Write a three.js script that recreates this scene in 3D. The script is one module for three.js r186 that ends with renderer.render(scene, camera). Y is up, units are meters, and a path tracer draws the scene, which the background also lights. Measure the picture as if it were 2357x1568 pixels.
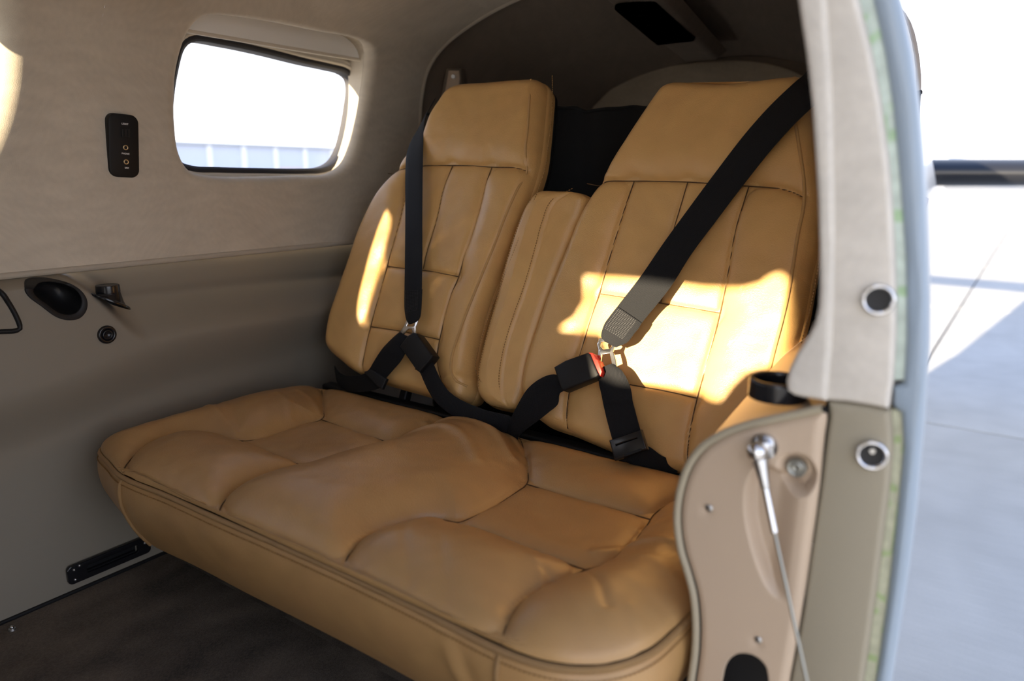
import * as THREE from 'three';
import { mergeGeometries, toCreasedNormals } from 'three/addons/utils/BufferGeometryUtils.js';
import { RoundedBoxGeometry } from 'three/addons/geometries/RoundedBoxGeometry.js';
import { ImprovedNoise } from 'three/addons/math/ImprovedNoise.js';

// ---------------------------------------------------------------- camera, sky, sun, exposure
// metres; cabin floor y = 0, aft is -z, the right-hand cabin wall is at -x, the open cabin door at +x
const scene = new THREE.Scene();
const W = 2357, H = 1568, F = 1658;
const EYE = new THREE.Vector3(0, 0.76, 0);
const YAW = THREE.MathUtils.degToRad(35.7), PITCH = THREE.MathUtils.degToRad(13);
const fwd = new THREE.Vector3(-Math.sin(YAW) * Math.cos(PITCH), -Math.sin(PITCH), -Math.cos(YAW) * Math.cos(PITCH));
const rgt = new THREE.Vector3().crossVectors(fwd, new THREE.Vector3(0, 1, 0)).normalize();
const upv = new THREE.Vector3().crossVectors(rgt, fwd);
const camera = new THREE.PerspectiveCamera(THREE.MathUtils.radToDeg(2 * Math.atan(H / 2 / F)), W / H, 0.02, 600);
camera.position.copy(EYE);
camera.lookAt(EYE.clone().add(fwd));
camera.focus = 1.28;
camera.userData.fStop = 2.6;

const SUN_RAY = new THREE.Vector3(-0.16, 0.207, 1);  // towards the low sun, almost over the nose
const SUN = SUN_RAY.clone().normalize();
const EXPOSURE = 1.8, SUN_POWER = 14, SKY_POWER = 1.0;
const sun = new THREE.DirectionalLight(new THREE.Color(1.0, 0.82, 0.56), SUN_POWER);
sun.name = 'sun';
sun.target.position.set(-0.7, 0.6, -1);
sun.position.copy(SUN).multiplyScalar(30).add(sun.target.position);
sun.castShadow = true;
sun.shadow.mapSize.set(4096, 4096);
Object.assign(sun.shadow.camera, { left: -14, right: 14, top: 14, bottom: -14, near: 1, far: 80 });
scene.add(sun, sun.target);

function skyTexture() {
  const w = 512, h = 256, data = new Float32Array(w * h * 4), hor = [2.1, 2.12, 2.2], zen = [0.22, 0.36, 0.70];
  for (let j = 0; j < h; j++) {
    const el = ((j + 0.5) / h - 0.5) * Math.PI, y = Math.sin(el);
    for (let i = 0; i < w; i++) {
      const az = ((i + 0.5) / w - 0.5) * 2 * Math.PI, x = Math.cos(az) * Math.cos(el), z = Math.sin(az) * Math.cos(el);
      const c = Math.max(0, x * SUN.x + y * SUN.y + z * SUN.z), t = Math.pow(Math.max(0, y), 0.42);
      const glow = 0.9 * Math.pow(c, 6) + 2.2 * Math.pow(c, 60), back = 1 - 0.18 * Math.max(0, -(x * SUN.x + z * SUN.z));
      const k = (j * w + i) * 4, warm = [1, 0.86, 0.62];
      for (let n = 0; n < 3; n++) data[k + n] = SKY_POWER * ((hor[n] * (1 - t) + zen[n] * t) * back + glow * warm[n]);
      data[k + 3] = 1;
    }
  }
  const tex = new THREE.DataTexture(data, w, h, THREE.RGBAFormat, THREE.FloatType);
  tex.mapping = THREE.EquirectangularReflectionMapping;
  tex.magFilter = THREE.LinearFilter;
  tex.needsUpdate = true;
  return tex;
}
scene.background = skyTexture();
scene.environment = scene.background;

const renderer = new THREE.WebGLRenderer({ antialias: true });
renderer.toneMapping = THREE.LinearToneMapping;
renderer.toneMappingExposure = EXPOSURE;
renderer.shadowMap.enabled = true;

// ---------------------------------------------------------------- helpers
const V3 = (x, y, z) => new THREE.Vector3(x, y, z);
let seed = 7;
const rnd = () => { seed = (seed * 1664525 + 1013904223) >>> 0; return seed / 4294967296; };
const noise = new ImprovedNoise();
const clamp = THREE.MathUtils.clamp, lerp = THREE.MathUtils.lerp, sstep = THREE.MathUtils.smoothstep;
// sight line of a picture point, met with real surfaces
const ray = (px, py) => fwd.clone().addScaledVector(rgt, (px - W / 2) / F).addScaledVector(upv, -(py - H / 2) / F);
function onPlane(px, py, p0, n) { const d = ray(px, py); return EYE.clone().addScaledVector(d, p0.clone().sub(EYE).dot(n) / d.dot(n)); }
const onZ = (px, py, z) => onPlane(px, py, V3(0, 0, z), V3(0, 0, 1));
const onX = (px, py, x) => onPlane(px, py, V3(x, 0, 0), V3(1, 0, 0));
const onY = (px, py, y) => onPlane(px, py, V3(0, y, 0), V3(0, 1, 0));

const names = new Map();
function numbered(name) { const n = names.get(name) ?? 0; names.set(name, n + 1); return n ? name + '_' + String(n).padStart(3, '0') : name; }
function tag(o, label, category, group, kind) {
  if (label) o.userData.label = label;
  if (category) o.userData.category = category;
  if (group) o.userData.group = group;
  if (kind) o.userData.kind = kind;
  return o;
}
function obj(name, geo, material, parent = scene) {
  const g = Array.isArray(geo) ? join(geo) : geo;
  const m = new THREE.Mesh(g, material);
  m.name = parent === scene ? numbered(name) : name;
  m.castShadow = m.receiveShadow = true;
  parent.add(m);
  return m;
}
function thing(name, label, category, pos = V3(0, 0, 0), group, kind) {
  const g = new THREE.Group();
  g.name = numbered(name);
  g.position.copy(pos);
  scene.add(g);
  return tag(g, label, category, group, kind);
}
const struct = (name, geo, mat, label) => tag(obj(name, geo, mat), label, null, null, 'structure');
// children are written in world coordinates and moved under their thing's base
const under = (root, geo) => geo.translate(-root.position.x, -root.position.y, -root.position.z);
function part(root, name, geo, mat, label) {
  const g = Array.isArray(geo) ? join(geo) : geo;
  const m = obj(name, under(root, g), mat, root);
  if (label) m.userData.label = label;
  return m;
}
function sub(root, parentPart, name, geo, mat) {
  const g = Array.isArray(geo) ? join(geo) : geo;
  return obj(name, under(root, g), mat, parentPart);
}
function join(list) {
  return mergeGeometries(list.map((g) => {
    const q = g.index ? g.toNonIndexed() : g.clone();
    for (const k of Object.keys(q.attributes)) if (!['position', 'normal', 'uv'].includes(k)) q.deleteAttribute(k);
    if (!q.attributes.uv) q.setAttribute('uv', new THREE.BufferAttribute(new Float32Array(q.attributes.position.count * 2), 2));
    return q;
  }));
}
function box(w, h, d, r, pos, rot) {
  const g = r ? new RoundedBoxGeometry(w, h, d, 3, r) : new THREE.BoxGeometry(w, h, d);
  if (rot) g.applyMatrix4(new THREE.Matrix4().makeRotationFromEuler(rot));
  return g.translate(pos.x, pos.y, pos.z);
}
// local x, y, z axes a, b, c at p
const frame = (geo, a, b, c, p) => geo.applyMatrix4(new THREE.Matrix4().makeBasis(a, b, c).setPosition(p));
const spline = (pts, closed = false, n = 0, tension) => new THREE.CatmullRomCurve3(pts, closed, tension === undefined ? 'centripetal' : 'catmullrom', tension).getSpacedPoints(n || pts.length * 8);
function tube(pts, r, seg = 6, closed = false, smooth = true) {
  const c = smooth ? new THREE.CatmullRomCurve3(pts, closed, 'centripetal') : new THREE.CatmullRomCurve3(pts, closed, 'catmullrom', 0);
  return new THREE.TubeGeometry(c, Math.max(8, pts.length * (smooth ? 4 : 2)), r, seg, closed);
}
// a rectangular grid of points as one or more geometries: region(i, j) names the piece a cell belongs to (null drops it)
function gridGeo(nu, nv, at, region = () => 'all', uvAt) {
  const n = (nu + 1) * (nv + 1), pos = new Float32Array(n * 3), uv = new Float32Array(n * 2), idx = [], cells = {};
  for (let j = 0, k = 0; j <= nv; j++) for (let i = 0; i <= nu; i++, k++) {
    const p = at(i, j);
    pos.set([p.x, p.y, p.z], k * 3);
    uv.set(uvAt ? uvAt(i, j, p) : [p.x, p.z - p.y], k * 2);
  }
  for (let j = 0; j < nv; j++) for (let i = 0; i < nu; i++) {
    const a = j * (nu + 1) + i, b = a + 1, c = a + nu + 1, d = c + 1, q = [a, b, d, a, d, c];
    idx.push(...q);
    const r = region(i, j);
    if (r) (cells[r] ??= []).push(...q);
  }
  const all = new THREE.BufferGeometry();
  all.setAttribute('position', new THREE.BufferAttribute(pos, 3));
  all.setIndex(idx);
  all.computeVertexNormals();
  const nrm = all.attributes.normal.array, out = {};
  for (const [name, list] of Object.entries(cells)) {
    const map = new Map(), P = [], N = [], U = [], I = [];
    for (const v of list) {
      if (!map.has(v)) { map.set(v, map.size); for (let c = 0; c < 3; c++) { P.push(pos[v * 3 + c]); N.push(nrm[v * 3 + c]); } U.push(uv[v * 2], uv[v * 2 + 1]); }
      I.push(map.get(v));
    }
    const g = new THREE.BufferGeometry();
    g.setAttribute('position', new THREE.Float32BufferAttribute(P, 3));
    g.setAttribute('normal', new THREE.Float32BufferAttribute(N, 3));
    g.setAttribute('uv', new THREE.Float32BufferAttribute(U, 2));
    g.setIndex(I);
    out[name] = g;
  }
  return out;
}
const grid = (nu, nv, at, uvAt) => gridGeo(nu, nv, at, undefined, uvAt).all;
function ptSeg(x, y, a, b) {
  const dx = b[0] - a[0], dy = b[1] - a[1], t = clamp(((x - a[0]) * dx + (y - a[1]) * dy) / (dx * dx + dy * dy || 1), 0, 1);
  return Math.hypot(x - a[0] - dx * t, y - a[1] - dy * t);
}
function distTo(poly, x, y, closed = false) {
  let d = 1e9;
  for (let i = 0; i + 1 < poly.length; i++) d = Math.min(d, ptSeg(x, y, poly[i], poly[i + 1]));
  if (closed) d = Math.min(d, ptSeg(x, y, poly[poly.length - 1], poly[0]));
  return d;
}
function softMin(list, k) {  // blends the distances to several seams so that panels swell without creases
  let s = 0;
  for (const d of list) s += Math.exp(-k * d);
  return Math.max(0, -Math.log(s) / k);
}
function inside(poly, x, y) {
  let c = false;
  for (let i = 0, j = poly.length - 1; i < poly.length; j = i++) {
    const [xi, yi] = poly[i], [xj, yj] = poly[j];
    if (yi > y !== yj > y && x < ((xj - xi) * (y - yi)) / (yj - yi) + xi) c = !c;
  }
  return c;
}
const roundRect = (W2, H2, r) => { const o = []; for (const [sx, sy, a0] of [[1, 1, 0], [-1, 1, 90], [-1, -1, 180], [1, -1, 270]]) for (let k = 0; k <= 6; k++) { const q = ((a0 + k * 15) * Math.PI) / 180; o.push([sx * (W2 - r) + r * Math.cos(q), sy * (H2 - r) + r * Math.sin(q)]); } return o; };
const smooth2 = (pts, closed, n) => spline(pts.map((p) => V3(p[0], p[1], 0)), closed, n).map((p) => [p.x, p.y]);
// a shape traced as [a, b] pairs, extruded and bevelled; a, b, depth run along the axes ax, bx, cx from p
function plate(pts, depth, bevel, ax, bx, cx, p, holes = [], smoothN = 0) {
  const s = new THREE.Shape((smoothN ? smooth2(pts, true, smoothN) : pts).map((q) => new THREE.Vector2(q[0], q[1])));
  for (const h of holes) s.holes.push(new THREE.Path(h.map((q) => new THREE.Vector2(q[0], q[1]))));
  const g = new THREE.ExtrudeGeometry(s, { depth: depth - 2 * bevel, bevelEnabled: bevel > 0, bevelThickness: bevel, bevelSize: bevel, bevelOffset: -bevel, bevelSegments: 3, curveSegments: 12 });
  g.translate(0, 0, bevel);
  return frame(bevel ? toCreasedNormals(g, 0.6) : g, ax, bx, cx, p);
}
// a flat band through pairs of edge points, with thickness
function band(pairs, thick, n = 60, capRound = 0) {
  const L = spline(pairs.map((p) => p[0]), false, n), R = spline(pairs.map((p) => p[1]), false, n), M = 6;
  const prof = [];
  for (let i = 0; i <= M; i++) prof.push([i / M, 1]);
  for (let i = M; i >= 0; i--) prof.push([i / M, -1]);
  prof.push([0, 1]);
  let run = 0;
  const runs = L.map((p, j) => (run += j ? p.distanceTo(L[j - 1]) : 0));
  return grid(prof.length - 1, n, (i, j) => {
    const a = L[j], b = R[j], side = b.clone().sub(a), along = (L[Math.min(n, j + 1)].clone().sub(L[Math.max(0, j - 1)])).normalize();
    const nn = new THREE.Vector3().crossVectors(side, along).normalize();
    const [t, s] = prof[i], edge = Math.min(1, Math.sqrt(Math.max(0, 1 - Math.pow(Math.abs(2 * t - 1), 14))) + 0.25);
    return a.clone().addScaledVector(side, t).addScaledVector(nn, (s * thick * edge) / 2);
  }, (i, j) => [prof[i][0] * L[j].distanceTo(R[j]), runs[j]]);
}

// ---------------------------------------------------------------- textures and materials
function dataTex(w, h, f, srgb = false) {
  const d = new Uint8Array(w * h * 4);
  for (let y = 0; y < h; y++) for (let x = 0; x < w; x++) {
    const c = f(x / w, y / h, x, y), k = (y * w + x) * 4;
    for (let n = 0; n < 3; n++) d[k + n] = clamp(Array.isArray(c) ? c[n] : c, 0, 1) * 255;
    d[k + 3] = 255;
  }
  const t = new THREE.DataTexture(d, w, h);
  t.wrapS = t.wrapT = THREE.RepeatWrapping;
  t.magFilter = THREE.LinearFilter;
  t.minFilter = THREE.LinearMipmapLinearFilter;
  if (srgb) t.colorSpace = THREE.SRGBColorSpace;
  t.needsUpdate = true;
  return t;
}
// noise that wraps at the texture edge
function tile(u, v, f, k = 0) {
  const a = u * 2 * Math.PI, b = v * 2 * Math.PI, r = f / (2 * Math.PI);
  return noise.noise(Math.cos(a) * r + 31.4 + k, Math.sin(a) * r + Math.cos(b) * r, Math.sin(b) * r + 7.7 * k);
}
const rep = (t, s) => { const c = t.clone(); c.repeat.set(1 / s, 1 / s); c.needsUpdate = true; return c; };
const leatherBump = dataTex(512, 512, (u, v) => 0.5 + 0.22 * tile(u, v, 60) + 0.2 * tile(u, v, 110, 3) + 0.12 * Math.abs(tile(u, v, 26, 5)));
const leatherTone = dataTex(256, 256, (u, v) => { const k = 0.93 + 0.07 * tile(u, v, 5) + 0.05 * tile(u, v, 14, 2); return [k, k * (0.985 + 0.02 * tile(u, v, 7, 4)), k * 0.98]; });
const suedeTone = dataTex(512, 512, (u, v) => { const k = 0.9 + 0.11 * tile(u, v, 4) + 0.07 * tile(u, v * 3, 10, 2) + 0.05 * tile(u, v, 60, 4); return [k, k * 0.995, k * 0.985]; });
const fuzz = dataTex(512, 512, () => 0.3 + 0.5 * rnd());
const carpetTone = dataTex(512, 512, (u, v) => { const k = 0.72 + 0.38 * tile(u, v, 6) + 0.26 * tile(u, v, 17, 3) + 0.3 * (rnd() - 0.5); return [k, k, k]; });
const webBump = dataTex(256, 256, (u, v) => 0.5 + 0.28 * Math.sin((u * 22 + v * 26) * 2 * Math.PI) + 0.2 * Math.sin((u * 22 - v * 0) * 2 * Math.PI));
const concreteTone = dataTex(1024, 1024, (u, v) => { const k = 0.86 + 0.08 * tile(u, v, 5) + 0.06 * tile(u, v, 21, 2) + 0.05 * tile(u * 2, v * 40, 12, 5) + 0.05 * (rnd() - 0.5); return [k, k, k * 0.985]; });
const primerTone = dataTex(256, 256, (u, v) => { const g = sstep(tile(u, v * 2, 7) + 0.5 * tile(u, v, 20, 3), 0.12, 0.4), d = 0.9 + 0.2 * tile(u, v, 30, 5); return [lerp(0.95, 0.66, g) * d, lerp(0.97, 0.84, g) * d, lerp(0.93, 0.55, g) * d]; });
const broom = dataTex(512, 512, (u, v) => 0.5 + 0.3 * tile(u, v * 24, 8, 1) + 0.2 * tile(u * 2, v * 60, 8, 4));

const M = (color, rough, extra = {}) => { const m = new THREE.MeshPhysicalMaterial({ color: new THREE.Color().setRGB(...color), roughness: rough, ...extra }); return m; };
const leatherMaps = { map: rep(leatherTone, 0.35), bumpMap: rep(leatherBump, 0.09), bumpScale: 0.0005 };
const mat = {
  leather: M([0.71, 0.43, 0.16], 0.36, { ...leatherMaps, specularIntensity: 1 }),  // colour raised to stand in for brighter light on the backs
  leatherCushionShaded: M([0.465, 0.275, 0.11], 0.36, { ...leatherMaps, specularIntensity: 1 }),  // same leather as the backs, darker colour stands in for shade
  stitch: M([0.30, 0.16, 0.05], 0.7),
  thread: M([0.03, 0.03, 0.033], 0.7),
  seam: M([0.10, 0.05, 0.018], 0.8),  // dark tone stands in for shade in the sewn creases
  suede: M([0.67, 0.60, 0.495], 0.95, { map: rep(suedeTone, 0.5), bumpMap: rep(fuzz, 0.16), bumpScale: 0.0006, sheen: 0.25, sheenRoughness: 0.6, sheenColor: new THREE.Color(0.9, 0.85, 0.75) }),
  suedeLight: M([0.66, 0.62, 0.56], 0.95, { map: rep(suedeTone, 0.4), bumpMap: rep(fuzz, 0.12), bumpScale: 0.0004 }),
  headliner: M([0.23, 0.185, 0.145], 0.95, { map: rep(suedeTone, 0.5) }),  // colour set dark to stand in for the dim rear cabin
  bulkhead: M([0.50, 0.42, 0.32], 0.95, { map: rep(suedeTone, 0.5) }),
  taupe: M([0.25, 0.218, 0.17], 0.6, { bumpMap: rep(fuzz, 0.1), bumpScale: 0.0002 }),
  taupeVinyl: M([0.30, 0.265, 0.195], 0.6, { bumpMap: rep(fuzz, 0.1), bumpScale: 0.0002 }),
  beigePlastic: M([0.50, 0.385, 0.28], 0.42, { bumpMap: rep(fuzz, 0.12), bumpScale: 0.0002 }),
  welt: M([0.36, 0.31, 0.22], 0.55),
  whitePlastic: M([0.72, 0.66, 0.56], 0.5),
  shadeFabric: M([0.92, 0.91, 0.88], 0.7),
  carpet: M([0.19, 0.148, 0.11], 1, { map: rep(carpetTone, 0.6), bumpMap: rep(fuzz, 0.2), bumpScale: 0.004 }),
  blackPlastic: M([0.009, 0.009, 0.010], 0.5, { specularIntensity: 0.6 }),
  charcoal: M([0.02, 0.02, 0.021], 0.55),
  outlet: M([0.045, 0.045, 0.047], 0.3),
  blackSatin: M([0.01, 0.01, 0.012], 0.22),
  blackCloth: M([0.010, 0.010, 0.011], 0.95),
  webbing: M([0.0075, 0.008, 0.010], 0.65, { specularIntensity: 0.45, bumpMap: rep(webBump, 0.05), bumpScale: 0.0006, sheen: 0.05, sheenRoughness: 0.4, sheenColor: new THREE.Color(0.55, 0.5, 0.42) }),
  chrome: M([0.66, 0.66, 0.67], 0.14, { metalness: 1 }),
  steel: M([0.55, 0.55, 0.55], 0.32, { metalness: 1 }),
  dullSteel: M([0.33, 0.33, 0.30], 0.42, { metalness: 1 }),
  red: M([0.62, 0.03, 0.02], 0.35),
  gold: M([0.75, 0.6, 0.38], 0.35, { metalness: 1 }),
  hole: M([0.004, 0.004, 0.005], 0.6),
  gasket: M([0.02, 0.02, 0.026], 0.6),
  glass: M([1, 1, 1], 0.02, { transmission: 1, thickness: 0, ior: 1.3, side: THREE.DoubleSide }),
  white: M([0.9, 0.9, 0.9], 0.6),
  primer: M([0.60, 0.69, 0.66], 0.55, { map: rep(primerTone, 0.3) }),
  greenPrimer: M([0.52, 0.52, 0.40], 0.6, { map: rep(primerTone, 0.22) }),
  greyPaint: M([0.27, 0.335, 0.41], 0.35),
  hullPaint: M([0.78, 0.78, 0.77], 0.3, { clearcoat: 0.5 }),
  stripe: M([0.06, 0.03, 0.10], 0.3),
  boot: M([0.012, 0.013, 0.017], 0.16),
  aluminium: M([0.62, 0.6, 0.55], 0.35, { metalness: 1 }),
  concrete: M([0.50, 0.50, 0.49], 0.9, { map: rep(concreteTone, 3), bumpMap: rep(broom, 0.9), bumpScale: 0.003 }),
  joint: M([0.16, 0.15, 0.14], 0.95),
  hangarWall: M([0.62, 0.68, 0.80], 0.6),
  hangarRoof: M([0.45, 0.48, 0.52], 0.5),
  hangarPost: M([0.90, 0.92, 0.94], 0.6),
  brick: M([0.72, 0.60, 0.60], 0.9),
};

// ---------------------------------------------------------------- cabin shell
const MIDX = -0.766;
const wallProfile = [[-1.386, 0.594], [-1.398, 0.68], [-1.402, 0.78], [-1.400, 0.88], [-1.390, 0.96], [-1.362, 1.035], [-1.30, 1.088], [-1.20, 1.132], [-1.084, 1.165], [-0.92, 1.19], [MIDX, 1.20]];
const profLine = smooth2(wallProfile, false, 400);
const profLen = profLine.reduce((s, p, i) => s + (i ? Math.hypot(p[0] - profLine[i - 1][0], p[1] - profLine[i - 1][1]) : 0), 0);
function profAt(s) {  // s metres along the section from the ledge to the crown: [x, y, nx, ny], normal into the cabin
  const f = clamp(s / profLen, 0, 1) * 400, i = Math.min(399, Math.floor(f)), t = f - i, a = profLine[i], b = profLine[i + 1];
  const i0 = Math.max(0, i - 2), i1 = Math.min(400, i + 3), tx = profLine[i1][0] - profLine[i0][0], ty = profLine[i1][1] - profLine[i0][1], l = Math.hypot(tx, ty);
  return [lerp(a[0], b[0], t), lerp(a[1], b[1], t), ty / l, -tx / l];
}
// picture point to [z, s] on the curved wall
function onWall(px, py) {
  let best = null;
  for (let k = 0; k <= 400; k++) {
    const s = (k / 400) * profLen, [x, y] = profAt(s), p = onX(px, py, x), e = Math.abs(p.y - y);
    if (!best || e < best[2]) best = [p.z, s, e];
  }
  return best;
}
const wallPoint = (z, s, off = 0) => { const [x, y, nx, ny] = profAt(s); return V3(x + nx * off, y + ny * off, z); };

const openingPx = [[412, 220], [416, 165], [428, 118], [448, 72], [480, 48], [530, 47], [620, 62], [720, 80], [800, 95], [838, 108], [853, 135], [850, 180], [838, 255], [818, 335], [798, 378], [760, 400], [690, 404], [590, 405], [490, 403], [445, 392], [422, 352], [413, 290]];
const opening = smooth2(openingPx.map(([x, y]) => onWall(x, y)), true, 160);  // [z, s]
const oc = [opening.reduce((s, p) => s + p[0], 0) / 160, opening.reduce((s, p) => s + p[1], 0) / 160];
function radiusAt(ang) {
  const dx = Math.cos(ang), dy = Math.sin(ang);
  let r = 0;
  for (let i = 0; i < 160; i++) {
    const a = opening[i], b = opening[(i + 1) % 160], ax = a[0] - oc[0], ay = a[1] - oc[1], bx = b[0] - oc[0], by = b[1] - oc[1];
    const den = dx * (by - ay) - dy * (bx - ax);
    if (Math.abs(den) < 1e-12) continue;
    const t = (ax * (by - ay) - ay * (bx - ax)) / den, q = (ax * dy - ay * dx) / den;
    if (t > 0 && q >= -1e-6 && q <= 1 + 1e-6) r = Math.max(r, t);
  }
  return r;
}
const PITCHZ = 0.790, FORWARD_DZ = 1.52;  // window spacing; the unseen forward one is placed to cast a sun streak
// one bay of the wall, z0 to z1 over the full section to sTop, around a window centred dz forward of the aft one; rolled lip
const LIP = 0.026, sTop = 0.70;
function bay(z0, z1, dz, lip = LIP) {
  const cz = oc[0] + dz, cs = oc[1], angs = [];
  for (let i = 0; i < 180; i++) angs.push((i / 180) * 2 * Math.PI);
  for (const [z, s] of [[z0, 0], [z1, 0], [z1, sTop], [z0, sTop]]) angs.push((Math.atan2(s - cs, z - cz) + 2 * Math.PI) % (2 * Math.PI));
  angs.sort((a, b) => a - b);
  angs.push(angs[0]);
  const rings = 26, lipN = 10;
  return grid(angs.length - 1, rings + lipN, (i, j) => {
    const a = angs[i], dx = Math.cos(a), dy = Math.sin(a), r = radiusAt(a);
    if (j < lipN) {
      const f = (1 - j / lipN) * Math.PI / 2, q = r + lip * (1 - Math.sin(f));
      return wallPoint(cz + dx * q, cs + dy * q, -lip * (1 - Math.cos(f)));
    }
    const tx = dx > 0 ? (z1 - cz) / dx : (z0 - cz) / dx, ty = dy > 0 ? (sTop - cs) / dy : -cs / dy, R = Math.min(Math.abs(dx) < 1e-9 ? 1e9 : tx, Math.abs(dy) < 1e-9 ? 1e9 : ty);
    const t = (j - lipN) / rings, q = lerp(r + lip, R, t);
    return wallPoint(clamp(cz + dx * q, z0, z1), clamp(cs + dy * q, 0, sTop));
  }, (i, j, p) => [p.z, p.y]);
}
const FWD = 1.25, SEAM = -1.515;
const plain = (z0, z1, s0, s1, nu, nv, mirror) => grid(nu, nv, (i, j) => { const p = wallPoint(lerp(z0, z1, i / nu), lerp(s0, s1, j / nv)); if (mirror) p.x = 2 * MIDX - p.x - 0.085 * Math.max(0, -0.69 - p.z) * sstep(MIDX - p.x, 0, 0.3); return p; }, (i, j, p) => [p.z, p.y - p.x]);
struct('wall_left', [bay(SEAM, -0.68, 0), bay(-0.68, 0.06, PITCHZ, 0.036), bay(0.06, 0.92, FORWARD_DZ), plain(0.92, FWD, 0, sTop, 8, 30)], mat.suede, 'beige suede upper cabin side wall with rolled window openings');
// lower edge roll of the upper wall panel
struct('trim_1', tube([V3(-1.388, 0.594, SEAM), V3(-1.388, 0.594, 0), V3(-1.388, 0.594, FWD)], 0.006, 8), mat.suede, 'rolled lower edge of the beige upper wall panel');
struct('ceiling', [plain(SEAM, FWD, sTop, profLen, 20, 20), plain(SEAM, FWD, sTop, profLen, 20, 20, true)], mat.suede, 'beige suede cabin headliner arching overhead');
struct('wall_right', [plain(SEAM, -0.69, 0, sTop, 10, 30, true), plain(0.08, 0.12, 0, sTop, 2, 30, true), plain(0.92, FWD, 0, sTop, 8, 30, true), (() => { const g = bay(0.12, 0.92, 2 * PITCHZ), p = g.attributes.position; for (let i = 0; i < p.count; i++) p.setX(i, 2 * MIDX - p.getX(i)); g.setIndex([...g.index.array].reverse()); g.computeVertexNormals(); return g; })(),
  grid(4, 6, (i, j) => { const p = wallPoint(lerp(-0.69, 0.08, i / 4), lerp(0.56, sTop, j / 6)); p.x = 2 * MIDX - p.x; return p; })], mat.suede, 'beige suede side wall on the door side');

// aft liner: narrows and drops towards the rear bulkhead
const AFT = -2.13, liner = (mirror) => grid(30, 60, (i, j) => {
  const t = i / 30, s = (j / 60) * profLen, [x, y, nx, ny] = profAt(s), k = lerp(1, 0.76, t), off = -0.012 * sstep(t, 0, 0.04);
  const yy = lerp(y, 0.594 + (y - 0.594) * 0.79, t);
  const p = V3(MIDX + (x - MIDX) * k + nx * off * sstep(profLen - s, 0, 0.12), yy + ny * off, lerp(SEAM, AFT, t));
  if (mirror) p.x = 2 * MIDX - p.x - 0.07 * sstep(MIDX - p.x, 0, 0.3);
  return p;
}, (i, j, p) => [p.z, p.y - p.x]);
struct('trim_2', [liner(false), liner(true)], mat.headliner, 'liner of the rear cabin tapering aft, coloured dark for the lack of light there');
struct('trim_3', tube(profLine.filter((_, i) => i % 20 === 0).map(([x, y]) => V3(x + 0.001, y - 0.001, SEAM)), 0.0045, 8), mat.suede, 'welted seam where the side wall meets the rear liner');
// rear bulkhead with its lighter rounded panel
const backEdge = profLine.filter((_, i) => i % 10 === 0).map(([x, y]) => [MIDX + (x - MIDX) * 0.80, 0.594 + (y - 0.594) * 0.85]);
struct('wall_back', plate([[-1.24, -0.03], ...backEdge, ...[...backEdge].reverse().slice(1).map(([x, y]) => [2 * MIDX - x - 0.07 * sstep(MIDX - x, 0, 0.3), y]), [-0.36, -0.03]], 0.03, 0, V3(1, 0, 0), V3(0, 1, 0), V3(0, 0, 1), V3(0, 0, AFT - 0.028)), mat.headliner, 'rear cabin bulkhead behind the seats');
{
  const arc = smooth2([[1365, 246], [1420, 195], [1480, 165], [1560, 149], [1640, 141], [1730, 141], [1800, 154], [1855, 178], [1910, 215]].map(([x, y]) => { const p = onZ(x, y, AFT + 0.012); return [p.x, p.y]; }), false, 60);
  const pts = [...arc, [arc[arc.length - 1][0], 0.4], [arc[0][0], 0.4]];
  struct('trim_4', plate(pts, 0.02, 0.003, V3(1, 0, 0), V3(0, 1, 0), V3(0, 0, 1), V3(0, 0, AFT - 0.005)), mat.bulkhead, 'lighter beige rounded panel on the rear bulkhead');
}
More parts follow.
